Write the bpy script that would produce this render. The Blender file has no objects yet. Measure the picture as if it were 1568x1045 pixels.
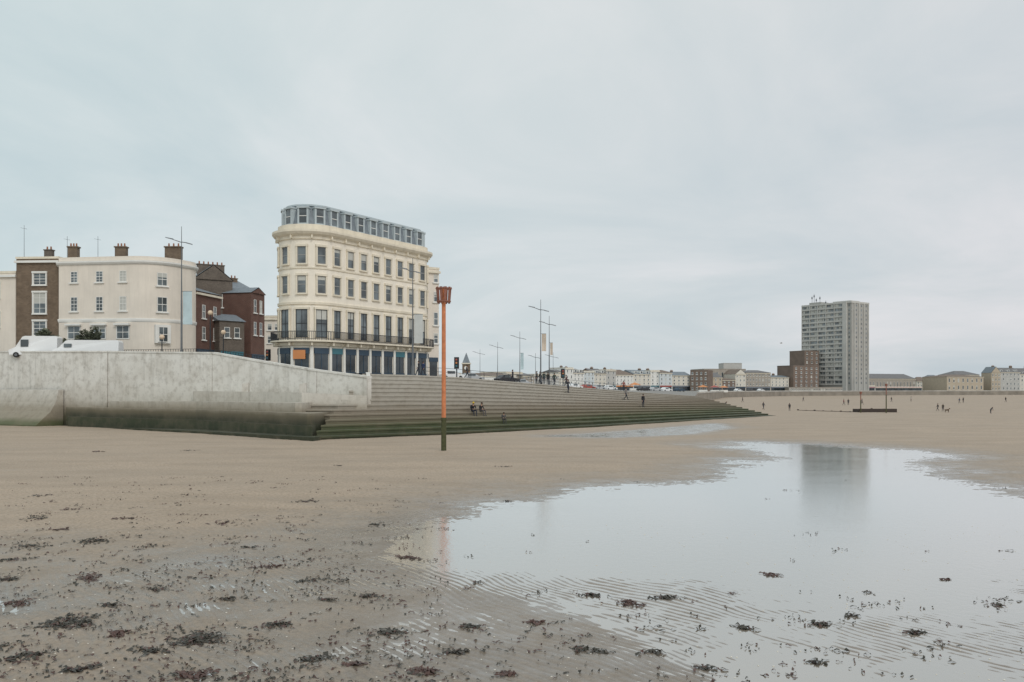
import bpy, math, random
import numpy as np
from mathutils import Vector, Matrix
random.seed(7); rng=np.random.RandomState(11)
S=bpy.context.scene
F=1307.0; CH=4.5; HZ=594.0
# survey helpers: bearing (photo column) + distance -> metres
def gx(px,d): return (px-784.0)/F*d
def gz(py,d): return CH+(HZ-py)/F*d
# ------------------------------------------------------------------ materials
def nt(name):
    m=bpy.data.materials.new(name); m.use_nodes=True
    t=m.node_tree; return m,t,t.nodes["Principled BSDF"]
def N(t,typ,**k):
    n=t.nodes.new(typ)
    for a,b in k.items(): setattr(n,a,b)
    return n
def mixc(t,fac,a,b,mode='MIX'):
    n=N(t,'ShaderNodeMix',data_type='RGBA',blend_type=mode)
    for s,v in ((n.inputs[0],fac),(n.inputs[6],a),(n.inputs[7],b)):
        if hasattr(v,'is_output'): t.links.new(v,s)
        elif isinstance(v,(int,float)): s.default_value=v
        else: s.default_value=(v[0],v[1],v[2],1)
    return n.outputs[2]
def mth(t,op,a,b_=None):
    n=N(t,'ShaderNodeMath',operation=op)
    for i,v in enumerate((a,b_)):
        if v is None: continue
        if hasattr(v,'is_output'): t.links.new(v,n.inputs[i])
        else: n.inputs[i].default_value=v
    return n.outputs[0]
def pos(t): return N(t,'ShaderNodeNewGeometry').outputs['Position']
def noise(t,scale,detail=4,rough=.55,vec=None,dist=0):
    n=N(t,'ShaderNodeTexNoise'); n.inputs['Scale'].default_value=scale
    n.inputs['Detail'].default_value=detail; n.inputs['Roughness'].default_value=rough
    n.inputs['Distortion'].default_value=dist
    t.links.new(vec if vec is not None else pos(t),n.inputs['Vector']); return n.outputs['Fac']
def ramp(t,fac,stops):
    r=N(t,'ShaderNodeValToRGB'); e=r.color_ramp.elements
    while len(e)<len(stops): e.new(.5)
    for i,(p,c) in enumerate(stops):
        e[i].position=p; e[i].color=(c[0],c[1],c[2],1) if not isinstance(c,(int,float)) else (c,c,c,1)
    t.links.new(fac,r.inputs[0]); return r.outputs[0]
def mapv(t,vec,scale):
    m=N(t,'ShaderNodeMapping'); m.inputs['Scale'].default_value=scale
    t.links.new(vec,m.inputs['Vector']); return m.outputs[0]
def bump(t,b,h,strength=.3,dist=.05):
    n=N(t,'ShaderNodeBump'); n.inputs['Strength'].default_value=strength; n.inputs['Distance'].default_value=dist
    t.links.new(h,n.inputs['Height']); t.links.new(n.outputs[0],b.inputs['Normal']); return n.outputs[0]
_mc={}
def mat(name,col,rough=.8,var=.2,scale=.8,metal=0,streak=0,bmp=0):
    if name in _mc: return _mc[name]
    m,t,b=nt(name)
    n=noise(t,scale,6,.6)
    lo=[c*(1-var) for c in col]; hi=[min(1,c*(1+var*.6)) for c in col]
    c=ramp(t,n,[(.3,lo),(.7,hi)])
    if streak:
        s=noise(t,1.0,5,.65,mapv(t,pos(t),(2.2,2.2,.18)))
        c=mixc(t,ramp(t,s,[(.45,0),(.75,streak)]),c,[x*.55 for x in col])
    t.links.new(c,b.inputs['Base Color']); b.inputs['Roughness'].default_value=rough; b.inputs['Metallic'].default_value=metal
    if bmp: bump(t,b,noise(t,12,4),bmp,.03)
    _mc[name]=m; return m
def brick(name,c1,c2,mortar):
    if name in _mc: return _mc[name]
    m,t,b=nt(name)
    s=N(t,'ShaderNodeSeparateXYZ'); t.links.new(pos(t),s.inputs[0])
    cb=N(t,'ShaderNodeCombineXYZ'); t.links.new(mth(t,'ADD',s.outputs[0],s.outputs[1]),cb.inputs[0]); t.links.new(s.outputs[2],cb.inputs[1])
    k=N(t,'ShaderNodeTexBrick'); k.inputs['Scale'].default_value=1.6
    k.inputs['Color1'].default_value=(*c1,1); k.inputs['Color2'].default_value=(*c2,1); k.inputs['Mortar'].default_value=(*mortar,1)
    k.inputs['Mortar Size'].default_value=.012
    t.links.new(cb.outputs[0],k.inputs['Vector'])
    c=mixc(t,ramp(t,noise(t,.9,6,.6),[(.35,0),(.75,.55)]),k.outputs[0],[x*.5 for x in c1])
    t.links.new(c,b.inputs['Base Color']); b.inputs['Roughness'].default_value=.9
    _mc[name]=m; return m
def glass(name,col=(.035,.045,.05),rough=.08):
    if name in _mc: return _mc[name]
    m,t,b=nt(name)
    c=ramp(t,noise(t,.45,2),[(.4,col),(.62,[min(1,x*3.0) for x in col])])
    t.links.new(c,b.inputs['Base Color']); b.inputs['Roughness'].default_value=rough; b.inputs['IOR'].default_value=1.7
    _mc[name]=m; return m
CREAM=mat('cream_stucco',(.84,.775,.665),.75,.05,.5,streak=.2)
CREAM2=mat('pale_stucco',(.76,.69,.60),.8,.07,.5,streak=.2)
WHITE=mat('white_paint',(.78,.77,.73),.6,.06)
TRIM=mat('stone_trim',(.76,.69,.56),.75,.1,1.2,streak=.35)
BROWNB=brick('brown_brick',(.15,.105,.07),(.21,.15,.10),(.25,.21,.17))
REDB=brick('red_brick',(.165,.08,.06),(.13,.068,.052),(.2,.17,.14))
DARKB=brick('sooty_brick',(.13,.108,.088),(.18,.148,.12),(.2,.17,.145))
RENDER=mat('grey_render',(.22,.195,.17),.9,.3,.4,streak=.5)
SLATE=mat('slate_roof',(.19,.22,.245),.6,.25,2)
DORM=mat('dormer_bluegrey',(.46,.52,.54),.6,.12)
GL=glass('window_glass',(.05,.06,.065)); GLD=glass('shop_glass',(.015,.02,.024),.15)  # window_glass base lightened and patchy, standing in for reflected sky
BLIND=mat('window_blind',(.5,.5,.46),.7,.1)
IRON=mat('painted_iron',(.02,.024,.03),.5,.2)
NAVY=mat('navy_shopfront',(.035,.065,.10),.55,.2)
TEAL=mat('teal_shopfront',(.05,.17,.21),.5,.2)
ORANGE=mat('orange_sign',(.62,.25,.09),.5,.1)
LAMPM=mat('lamp_grey_metal',(.15,.16,.17),.45,.1,metal=.3)
POT=mat('chimney_pot_clay',(.33,.15,.09),.8,.2)
CARW=mat('vehicle_white_paint',(.78,.79,.79),.3,.03)
TYRE=mat('tyre_rubber',(.02,.02,.02),.8,.1)
RED=mat('red_paint',(.38,.09,.07),.5,.1)
BLUEB=mat('pale_blue_banner',(.52,.64,.67),.7,.15)
PEACH=mat('peach_banner',(.62,.52,.42),.7,.15)
GREYC=mat('tower_concrete',(.40,.395,.37),.85,.12,.15,streak=.3)  # both tower tones chosen lighter: distance haze is put into the colour
GREYC2=mat('tower_concrete_pale',(.54,.535,.505),.85,.12,.15,streak=.35)
# ------------------------------------------------------------------ builder
class B:
    def __init__(s,name,loc=(0,0,0),rot=0):
        s.e=bpy.data.objects.new(name,None); S.collection.objects.link(s.e)
        s.e.location=loc; s.e.rotation_euler=(0,0,rot); s.e.empty_display_size=.5; s.p={}
    def g(s,pn,m):
        if pn not in s.p: s.p[pn]=([],[],[m],[],False)
        P=s.p[pn]
        if m not in P[2]: P[2].append(m)
        return P,P[2].index(m)
    def add(s,pn,m,vs,fs):
        P,mi=s.g(pn,m); o=len(P[0]); P[0].extend([tuple(v) for v in vs])
        for f in fs: P[1].append([i+o for i in f]); P[3].append(mi)
    def hexa(s,pn,m,c8):
        s.add(pn,m,c8,[(0,3,2,1),(4,5,6,7),(0,1,5,4),(1,2,6,5),(2,3,7,6),(3,0,4,7)])
    def box(s,pn,m,x0,x1,y0,y1,z0,z1):
        s.hexa(pn,m,[(x0,y0,z0),(x1,y0,z0),(x1,y1,z0),(x0,y1,z0),(x0,y0,z1),(x1,y0,z1),(x1,y1,z1),(x0,y1,z1)])
    def wbox(s,pn,m,p,t,n,u0,u1,o0,o1,z0,z1):
        def q(u,o,z): return (p[0]+t[0]*u+n[0]*o,p[1]+t[1]*u+n[1]*o,z)
        s.hexa(pn,m,[q(u0,o1,z0),q(u1,o1,z0),q(u1,o0,z0),q(u0,o0,z0),q(u0,o1,z1),q(u1,o1,z1),q(u1,o0,z1),q(u0,o0,z1)])
    def prism(s,pn,m,pts,z0,z1):
        n=len(pts); z0s=z0 if hasattr(z0,'__len__') else [z0]*n; z1s=z1 if hasattr(z1,'__len__') else [z1]*n
        vs=[(p[0],p[1],z0s[i]) for i,p in enumerate(pts)]+[(p[0],p[1],z1s[i]) for i,p in enumerate(pts)]
        fs=[tuple(range(n))[::-1],tuple(range(n,2*n))]+[(i,(i+1)%n,(i+1)%n+n,i+n) for i in range(n)]
        s.add(pn,m,vs,fs)
    def cyl(s,pn,m,p0,p1,r0,r1=None,n=8):
        r1=r0 if r1 is None else r1
        p0=Vector(p0);p1=Vector(p1);d=(p1-p0).normalized()
        a=d.orthogonal().normalized();b=d.cross(a)
        vs=[];
        for p,r in ((p0,r0),(p1,r1)):
            for i in range(n):
                w=2*math.pi*i/n; vs.append(p+a*(r*math.cos(w))+b*(r*math.sin(w)))
        fs=[(i,(i+1)%n,(i+1)%n+n,i+n) for i in range(n)]+[tuple(range(n))[::-1],tuple(range(n,2*n))]
        s.add(pn,m,vs,fs)
    def ball(s,pn,m,c,r,nu=10,nv=6):
        r=(r,r,r) if not hasattr(r,'__len__') else r
        vs=[(c[0],c[1],c[2]-r[2])]
        for j in range(1,nv):
            ph=-math.pi/2+math.pi*j/nv
            for i in range(nu):
                w=2*math.pi*i/nu; vs.append((c[0]+r[0]*math.cos(ph)*math.cos(w),c[1]+r[1]*math.cos(ph)*math.sin(w),c[2]+r[2]*math.sin(ph)))
        vs.append((c[0],c[1],c[2]+r[2])); L=len(vs)-1; fs=[]
        for i in range(nu):
            fs.append((0,1+(i+1)%nu,1+i)); fs.append((L,L-nu+i,L-nu+(i+1)%nu))
        for j in range(nv-2):
            for i in range(nu):
                a=1+j*nu+i;b=1+j*nu+(i+1)%nu; fs.append((a,b,b+nu,a+nu))
        s.add(pn,m,vs,fs)
    def sweep(s,pn,m,path,prof,closed=True):
        k=len(path); q=len(prof); vs=[]
        for (p,n) in path:
            for (o,z) in prof: vs.append((p[0]+n[0]*o,p[1]+n[1]*o,z))
        fs=[]
        for i in range(k if closed else k-1):
            j=(i+1)%k
            for a in range(q-1): fs.append((i*q+a,j*q+a,j*q+a+1,i*q+a+1))
        s.add(pn,m,vs,fs)
    def done(s,smooth=()):
        for pn,(v,f,ms,mi,_) in s.p.items():
            me=bpy.data.meshes.new(pn); me.from_pydata(v,[],f)
            for m in ms: me.materials.append(m)
            me.polygons.foreach_set('material_index',mi)
            if pn in smooth: me.polygons.foreach_set('use_smooth',[True]*len(f))
            me.update(); o=bpy.data.objects.new(pn,me); S.collection.objects.link(o); o.parent=s.e
        return s.e
def window(b,p,t,n,w,z0,z1,g=None,fr=None,sur=None,bars=1,sill=True,thick=.07):
    g=g or (BLIND if random.random()<.13 else GL); fr=fr or WHITE
    b.wbox('windows',g,p,t,n,-w/2,w/2,-.05,.02,z0,z1)
    f=thick
    for u0,u1,a,c in ((-w/2,-w/2+f,z0,z1),(w/2-f,w/2,z0,z1),(-w/2+f,w/2-f,z1-f,z1),(-w/2+f,w/2-f,z0,z0+f)):
        b.wbox('window_frames',fr,p,t,n,u0,u1,-.04,.055,a,c)
    if g is GL and random.random()<.35: # part-drawn blind behind the sash
        b.wbox('blinds',BLIND,p,t,n,-w/2+f,w/2-f,.021,.028,z1-(z1-z0)*random.uniform(.2,.5),z1-f)
    if bars:
        zm=(z0+z1)/2; b.wbox('window_frames',fr,p,t,n,-w/2+f,w/2-f,-.03,.05,zm-.04,zm+.04)
        if bars>1: b.wbox('window_frames',fr,p,t,n,-.025,.025,-.03,.045,z0+f,z1-f)
        if bars>2:
            for q in (.25,.75):
                zz=z0+(z1-z0)*q; b.wbox('window_frames',fr,p,t,n,-w/2+f,w/2-f,-.03,.04,zz-.02,zz+.02)
    if sur:
        e=.16
        b.wbox('window_surrounds',sur,p,t,n,-w/2-e,-w/2-.003,-.05,.15,z0,z1)
        b.wbox('window_surrounds',sur,p,t,n,w/2+.003,w/2+e,-.05,.15,z0,z1)
        b.wbox('window_surrounds',sur,p,t,n,-w/2-e-.04,w/2+e+.04,-.05,.2,z1+.003,z1+.24)
    if sill: b.wbox('sills',sur or fr,p,t,n,-w/2-.2,w/2+.2,-.05,.2,z0-.16,z0-.004)
def fillet(poly,radii,segl=.55):
    k=len(poly); out=[]
    for i in range(k):
        P=Vector(poly[i]);A=Vector(poly[i-1]);C=Vector(poly[(i+1)%k])
        d1=(P-A).normalized();d2=(C-P).normalized()
        n1=Vector((d1.y,-d1.x));n2=Vector((d2.y,-d2.x)); r=radii[i]
        turn=math.atan2(d1.x*d2.y-d1.y*d2.x,d1.dot(d2))
        if r<=0 or turn<=0:
            m=(n1+n2); m=m/(1+n1.dot(n2)) if (1+n1.dot(n2))>.1 else n1
            out.append((P,m))
        else:
            L=r*math.tan(turn/2); c=P-d1*L-n1*r
            a0=math.atan2(n1.y,n1.x); ns=max(4,int(r*turn/segl))
            for q in range(ns+1):
                a=a0+turn*q/ns; nn=Vector((math.cos(a),math.sin(a))); out.append((c+nn*r,nn))
    return out
def at_s(path,s):
    acc=0
    for i in range(len(path)):
        p,n=path[i];q,m=path[(i+1)%len(path)]
        L=(q-p).length
        if acc+L>=s and L>1e-6:
            f=(s-acc)/L; t=(q-p)/L
            return p+(q-p)*f,t,Vector((t.y,-t.x))
        acc+=L
# ------------------------------------------------------------------ terrain height
TAB=rng.rand(8,256,256)
def vn(x,y,sc,seed=0):
    x=np.asarray(x)/sc+31.7*seed; y=np.asarray(y)/sc+17.3*seed
    xi=np.floor(x).astype(int);yi=np.floor(y).astype(int);fx=x-xi;fy=y-yi
    fx=fx*fx*(3-2*fx);fy=fy*fy*(3-2*fy);T=TAB[seed%8]
    a=T[xi&255,yi&255];b=T[(xi+1)&255,yi&255];c=T[xi&255,(yi+1)&255];d=T[(xi+1)&255,(yi+1)&255]
    return (a*(1-fx)+b*fx)*(1-fy)+(c*(1-fx)+d*fx)*fy-.5
def sm(a,b,x): t=np.clip((x-a)/(b-a),0,1); return t*t*(3-2*t)
def gp(px,py): d=CH*F/(py-HZ); return (gx(px,d),d)
POOL=[gp(*q) for q in [(655,804),(700,786),(735,772),(800,760),(845,751),(930,744),(1010,740),(1060,735),(1105,724),(1150,712),(1190,702),(1175,692),(1120,684),(1150,678),(1230,682),(1330,686),(1400,690),(1450,698),(1410,708),(1425,722),(1480,738),(1568,758),(1750,790),(1900,1150),(1250,1150),(1060,1030),(930,965),(780,915),(640,885),(575,850)]]
STRIP=[gp(*q) for q in [(850,668.5),(960,661),(1095,649.5),(1112,656),(1050,665),(940,670)]]
def sdf(poly,x,y):
    d=np.full(x.shape,1e9); ins=np.zeros(x.shape,bool); k=len(poly)
    for i in range(k):
        ax,ay=poly[i];bx,by=poly[(i+1)%k]
        ex,ey=bx-ax,by-ay; wx,wy=x-ax,y-ay
        t=np.clip((wx*ex+wy*ey)/(ex*ex+ey*ey),0,1)
        d=np.minimum(d,(wx-ex*t)**2+(wy-ey*t)**2)
        c=((ay<=y)&(by>y))|((by<=y)&(ay>y))
        with np.errstate(divide='ignore',invalid='ignore'): xi=ax+(y-ay)/(by-ay if by!=ay else 1e-9)*ex
        ins^=c&(x<xi)
    d=np.sqrt(d); return np.where(ins,-d,d)
def height(x,y):
    x=np.asarray(x,float);y=np.asarray(y,float)
    s1=sdf(POOL,x,y); s2=sdf(STRIP,x,y)
    near=1-sm(21,31,y); left=sm(-.5,-5,x)
    s1=np.where(s1>0,s1*(.016*(1-near)+.0016*near),s1*.010)
    floor=-.042*sm(18,28,y)-.0034-.004*sm(3,8,x)
    b=np.clip(s1,floor,.12*(1-near)+.0125*near)
    fs=np.where(s2>0,s2*.02,0)+.005
    b=np.where(y>55,np.minimum(b,fs),b)
    b=b+near*(.0035+.0055*left)*(b>0)
    far=sm(60,110,y)
    nz=vn(x,y,3.1,1)*.034+vn(x,y,1.2,2)*.022+vn(x,y,.45,3)*.013+vn(x,y,9,4)*.035+vn(x*.35,y,1.0,5)*.012
    nz=nz*(.35+.65*sm(-.035,.015,b))*(1-.55*near*sm(.024,0,b))*(1-.85*np.exp(-np.maximum(s2,0)/2)*(y>55))
    ph=(x*.80+y*.60)+vn(x,y,3.0,5)*.75+vn(x,y,.8,6)*.16
    rp=np.sin(ph*2*math.pi/.19); rp=rp*.8+.25*np.sin(ph*4*math.pi/.19+1)
    am=.0125*(.35+.95*sm(-.25,.25,vn(x,y,3.5,7)))*(1-sm(22,38,y)*.75)*(1-sm(60,80,y))*(1-.30*left)
    lump=(vn(x,y,.20,0)+.7*vn(x,y,.11,2)+.8*vn(x*.5,y,.3,3))*(.008+.008*left*near+.014*sm(24,32,y))*(1-far)
    damp=sm(-.042,-.002,b)
    return b+nz+rp*am*damp+lump*(.3+.7*damp)+.04*far*sm(0,.05,b)
tn=np.concatenate([[-6,-3,-1.8,-1.1],np.linspace(-.78,.78,1150),[1.1,1.8,3,6]])
r=1/np.linspace(1/10.,1/900.,1050); r=np.concatenate([[2,5,8],r,[1300,2000,3500]])
R,T=np.meshgrid(r,tn,indexing='ij'); X=T*(R); Y=R-3.0
Z=height(X,Y); nr,nc=X.shape
co=np.stack([X,Y,Z],-1).reshape(-1,3)
idx=np.arange(nr*nc).reshape(nr,nc)
q=np.stack([idx[:-1,:-1],idx[:-1,1:],idx[1:,1:],idx[1:,:-1]],-1).reshape(-1,4)
b0=len(co); co=np.vstack([co,[[-3500,-3500,-.35],[3500,-3500,-.35],[3500,3500,-.35],[-3500,3500,-.35]]])
q=np.vstack([q,[[b0,b0+1,b0+2,b0+3]]])
me=bpy.data.meshes.new('beach_sand'); me.vertices.add(len(co)); me.vertices.foreach_set('co',co.astype(np.float32).ravel())
me.loops.add(q.size); me.loops.foreach_set('vertex_index',q.astype(np.int32).ravel())
me.polygons.add(len(q)); me.polygons.foreach_set('loop_start',np.arange(0,q.size,4,dtype=np.int32)); me.polygons.foreach_set('loop_total',np.full(len(q),4,np.int32))
me.polygons.foreach_set('use_smooth',np.ones(len(q),bool)); me.update(calc_edges=True)
sand=bpy.data.objects.new('beach_sand',me); S.collection.objects.link(sand)
m,t,b=nt('wet_sand')
sp=N(t,'ShaderNodeSeparateXYZ'); t.links.new(pos(t),sp.inputs[0])
wz=mth(t,'ADD',mth(t,'ADD',sp.outputs[2],-.02),mth(t,'MULTIPLY',noise(t,1.3,6,.6),.04))
mr=N(t,'ShaderNodeMapRange'); mr.inputs[1].default_value=0; mr.inputs[2].default_value=.10; t.links.new(wz,mr.inputs[0]); wet=mr.outputs[0]
col=ramp(t,wet,[(0,(.19,.155,.12)),(.14,(.225,.182,.138)),(.35,(.32,.255,.19)),(1,(.475,.375,.28))])
col=mixc(t,ramp(t,noise(t,9,7,.75),[(.36,.55),(.56,0)]),col,(.12,.095,.072))
col=mixc(t,ramp(t,noise(t,.25,5,.6,mapv(t,pos(t),(.5,1.6,1))),[(.4,0),(.7,.5)]),col,(.27,.215,.16))
col=mixc(t,ramp(t,noise(t,.06,4,.6,mapv(t,pos(t),(.5,1.5,1))),[(.42,0),(.7,.35)]),col,(.34,.28,.22))
t.links.new(col,b.inputs['Base Color']); b.inputs['Roughness'].default_value=.7; b.inputs['Specular IOR Level'].default_value=.15
bn=bump(t,b,noise(t,14,6,.75),.8,.03)
gl=N(t,'ShaderNodeBsdfGlossy'); gl.inputs['Color'].default_value=(.92,.93,.93,1)
t.links.new(ramp(t,wet,[(0,.14),(.25,.30),(1,.6)]),gl.inputs['Roughness'])
bn2=N(t,'ShaderNodeBump'); bn2.inputs['Strength'].default_value=.35; bn2.inputs['Distance'].default_value=.02; t.links.new(noise(t,10,5,.7),bn2.inputs['Height'])
fr=N(t,'ShaderNodeFresnel'); fr.inputs[0].default_value=1.9
t.links.new(bn2.outputs[0],gl.inputs['Normal'])
film=ramp(t,noise(t,.8,5,.6),[(.35,.55),(.6,1.0)])
fac=mth(t,'MULTIPLY',mth(t,'MULTIPLY',fr.outputs[0],ramp(t,wet,[(0,1.15),(.10,.85),(.28,.5),(.55,.2),(1,.05)])),film)
ms=N(t,'ShaderNodeMixShader'); t.links.new(fac,ms.inputs[0]); t.links.new(b.outputs[0],ms.inputs[1]); t.links.new(gl.outputs[0],ms.inputs[2])
t.links.new(ms.outputs[0],t.nodes['Material Output'].inputs[0])
me.materials.append(m)
def sheet(name,x0,x1,y0,y1,z,mt):
    me=bpy.data.meshes.new(name); me.from_pydata([(x0,y0,z),(x1,y0,z),(x1,y1,z),(x0,y1,z)],[],[(0,1,2,3)]); me.materials.append(mt)
    o=bpy.data.objects.new(name,me); S.collection.objects.link(o); return o
m=bpy.data.materials.new('tidal_water'); m.use_nodes=True; t=m.node_tree; t.nodes.clear()
out=N(t,'ShaderNodeOutputMaterial'); mx=N(t,'ShaderNodeMixShader'); gl=N(t,'ShaderNodeBsdfGlossy'); df=N(t,'ShaderNodeBsdfDiffuse')
gl.inputs['Color'].default_value=(.90,.915,.915,1); df.inputs['Color'].default_value=(.33,.28,.22,1)
t.links.new(ramp(t,noise(t,.35,4,.6,mapv(t,pos(t),(.6,1.4,1))),[(.35,.05),(.7,.13)]),gl.inputs['Roughness'])
fr=N(t,'ShaderNodeFresnel'); fr.inputs[0].default_value=1.7
mr2=N(t,'ShaderNodeMapRange'); mr2.inputs[1].default_value=.1; mr2.inputs[2].default_value=.55; mr2.inputs[3].default_value=.36; mr2.inputs[4].default_value=.93
t.links.new(fr.outputs[0],mr2.inputs[0]); t.links.new(mr2.outputs[0],mx.inputs[0]); t.links.new(df.outputs[0],mx.inputs[1]); t.links.new(gl.outputs[0],mx.inputs[2])
bp=N(t,'ShaderNodeBump'); bp.inputs['Strength'].default_value=.4; bp.inputs['Distance'].default_value=.012
t.links.new(noise(t,5,5,.65,mapv(t,pos(t),(1,.7,1))),bp.inputs['Height'])
for n_ in (gl,fr): t.links.new(bp.outputs[0],n_.inputs['Normal'])
t.links.new(mx.outputs[0],out.inputs[0])
sheet('tidal_pool_water',-45,120,4,115,0,m)
# ------------------------------------------------------------------ seaweed + shells
KELP=mat('seaweed_olive',(.045,.040,.028),.5,.4,6); KRED=mat('seaweed_red',(.085,.042,.032),.5,.4,6)
sw=B('seaweed')
def frond(x,y,L,w,m,z0):
    a=random.uniform(0,6.28); k=3; vs=[];px,py=x,y
    for i in range(k+1):
        a+=random.uniform(-.9,.9); ww=w*random.uniform(.35,1.3)*(1 if 0<i<k else .4)
        nx,ny=-math.sin(a),math.cos(a); z=z0+random.uniform(0,.035)*(1 if 0<i<k else .2)
        vs+= [(px+nx*ww,py+ny*ww,z),(px-nx*ww,py-ny*ww,z+random.uniform(-.008,.02))]
        px+=math.cos(a)*L/k;py+=math.sin(a)*L/k
    sw.add('fronds',m,vs,[(2*i,2*i+1,2*i+3,2*i+2) for i in range(k)])
def clump(x,y,rx,ry,n,sc=1):
    m=KELP if random.random()<.75 else KRED
    th=random.uniform(-.5,.5)
    P=[]
    for i in range(n):
        u,v=random.gauss(0,rx*.5),random.gauss(0,ry*.5); P.append((x+u*math.cos(th)-v*math.sin(th),y+u*math.sin(th)+v*math.cos(th)))
    hs=height([p[0] for p in P],[p[1] for p in P])
    for (xx,yy),h in zip(P,hs):
        frond(xx,yy,random.uniform(.04,.2)*sc,random.uniform(.012,.04)*sc,m if random.random()<.8 else KRED,max(0,float(h))+.006)
for (px,py,w,h,n) in [(142,832,50,12,60),(135,886,36,14,50),(105,957,75,22,130),(300,982,70,24,120),(180,975,40,12,40),(470,772,26,6,26),(600,970,60,12,40),(630,855,60,4,30),(965,925,46,9,40),(1020,916,50,4,30),(905,912,50,3,22),(1181,881,30,5,26),(1140,962,32,6,26),(1255,957,30,8,28),(1300,943,18,4,12),(1400,970,36,5,22),(900,997,60,6,40),(55,800,30,10,30),(50,840,50,10,34),(30,925,45,10,34),(650,1030,40,8,36),(540,1020,20,6,16),(225,840,40,8,16),(1530,928,18,3,12),(1450,888,16,3,8),(340,806,30,6,18),(110,785,30,6,14),(580,805,26,3,12),(500,920,40,7,20),(40,1010,60,14,50),(300,1035,60,14,50),(1260,1015,36,5,12),(240,905,40,8,20),(60,765,30,5,12),(150,695,40,1.5,18),(290,693,30,1.5,10),(770,718,22,1.5,8),(520,717,22,1.5,8),(1330,908,12,3,5),(775,768,14,2,8),(735,893,20,3,8),
 (20,860,60,5,30),(90,815,40,4,22),(190,800,40,3,18),(410,870,40,4,22),(480,890,44,4,22),(380,840,36,3,16),(560,915,40,5,24),(420,960,50,6,30),(230,1000,50,8,34),(120,1030,50,8,36),(480,1010,50,7,30),(720,960,40,5,24),(820,955,36,4,20),(700,1000,40,5,22),(780,1035,40,6,24),(1000,1000,36,4,18),(1080,1025,36,4,16),(10,890,40,6,30),(170,930,44,6,28),(350,920,40,5,22)]:
    x,y=gp(px,py); k=F/y
    clump(x,y,w/k*.5,max(.04,h*y*y/(CH*F)*.45),int(n*1.4),1+max(0,(y-20))*.02)
for i in range(2300):
    y=12+30*random.random()**1.6; x=random.uniform(-.62,.62)*y
    wgt=.8 if x/y<-.08 else (.22 if y<19 else .035)
    if random.random()>wgt or (y>26 and random.random()<.5): continue
    kk=random.choice((2,3,3,4,6,10)); s_=.05+.02*kk
    clump(x,y,s_*2,s_*1.4,kk,random.uniform(.45,.9))
sw.done()
SHELL=mat('shell_white',(.7,.66,.58),.5,.2,8); sh=B('seashells')
for i in range(700):
    y=12+16*random.random()**1.3; x=random.uniform(-.62,.62)*y; z=max(0,float(height([x],[y])[0])); r_=random.uniform(.008,.022)
    sh.ball('shells',SHELL,(x,y,z+.004),(r_,r_*.8,r_*.4),6,4)
sh.done()
# ------------------------------------------------------------------ sea defence
def zmat(name,stops,zmin,zmax,amp=.8,blot=.6,stk=.45,warm=.35):
    m,t,b=nt(name); sp=N(t,'ShaderNodeSeparateXYZ'); t.links.new(pos(t),sp.inputs[0])
    n=noise(t,.35,6,.65,mapv(t,pos(t),(1,1,.5)))
    a=N(t,'ShaderNodeMath',operation='MULTIPLY_ADD'); a.inputs[1].default_value=amp; t.links.new(n,a.inputs[0]); t.links.new(sp.outputs[2],a.inputs[2])
    r_=N(t,'ShaderNodeMapRange'); r_.inputs[1].default_value=zmin+amp*.5; r_.inputs[2].default_value=zmax+amp*.5; t.links.new(a.outputs[0],r_.inputs[0])
    c=ramp(t,r_.outputs[0],[((z-zmin)/(zmax-zmin),cc) for z,cc in stops])
    c=mixc(t,ramp(t,noise(t,1.6,7,.7),[(.48,0),(.75,blot)]),c,mixc(t,.5,c,(.10,.08,.055)))
    c=mixc(t,ramp(t,noise(t,.4,6,.6),[(.45,0),(.65,warm)]),c,mixc(t,.5,c,(.27,.22,.15)))
    s=noise(t,1.0,5,.65,mapv(t,pos(t),(1.5,1.5,.12)))
    c=mixc(t,ramp(t,s,[(.52,0),(.72,stk)]),c,mixc(t,.55,c,(.12,.105,.075)))
    t.links.new(c,b.inputs['Base Color']); b.inputs['Roughness'].default_value=.75
    bump(t,b,noise(t,3,6,.7),.4,.05); return m
STEPM=zmat('step_concrete',[(0,(.035,.042,.024)),(.4,(.045,.058,.026)),(1.0,(.075,.09,.04)),(1.35,(.15,.135,.085)),(2.2,(.25,.215,.165)),(3.0,(.36,.33,.28)),(6,(.44,.415,.365))],0,6,.5,.6,.2)
WALLM=zmat('seawall_concrete',[(0,(.03,.035,.02)),(1.2,(.10,.10,.06)),(2.2,(.34,.30,.24)),(3.0,(.56,.53,.47)),(5,(.70,.68,.63)),(8,(.76,.745,.70))],0,8,1.0,.75,.5,.45)
TERM=zmat('terrace_concrete',[(0,(.03,.035,.018)),(.9,(.04,.05,.024)),(1.5,(.06,.058,.035)),(2.0,(.15,.13,.085)),(2.5,(.36,.32,.255)),(3.2,(.52,.49,.43)),(4.5,(.60,.575,.52))],0,4.5,.5,.6,.5)
bot=[gp(478,676.5),gp(600,671.5),gp(700,667.5),gp(900,657),gp(1060,646.5),gp(1187,638.5)]
top=[(gx(p,d),d,gz(yy,d)) for p,yy,d in [(560,573,88),(640,575,94),(700,578,100),(830,589,116),(960,600,140),(1064,607,165)]]
NS=14
def interp(L,u):
    k=len(L)-1; f=u*k; i=min(int(f),k-1); f-=i; return [a*(1-f)+b_*f for a,b_ in zip(L[i],L[i+1])]
def stair(u,j,back=0):
    if u<0:
        p=stair(0,j,back); return (p[0]+u*1.0,p[1]-u*.12,p[2])
    b_=interp(bot,u); tt=interp(top,u); f=min(1,(j+back)/NS)
    return (b_[0]*(1-f)+tt[0]*f,b_[1]*(1-f)+tt[1]*f,tt[2]*(j+1)/NS)
st=B('sea_defence_steps'); NU=120
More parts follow.
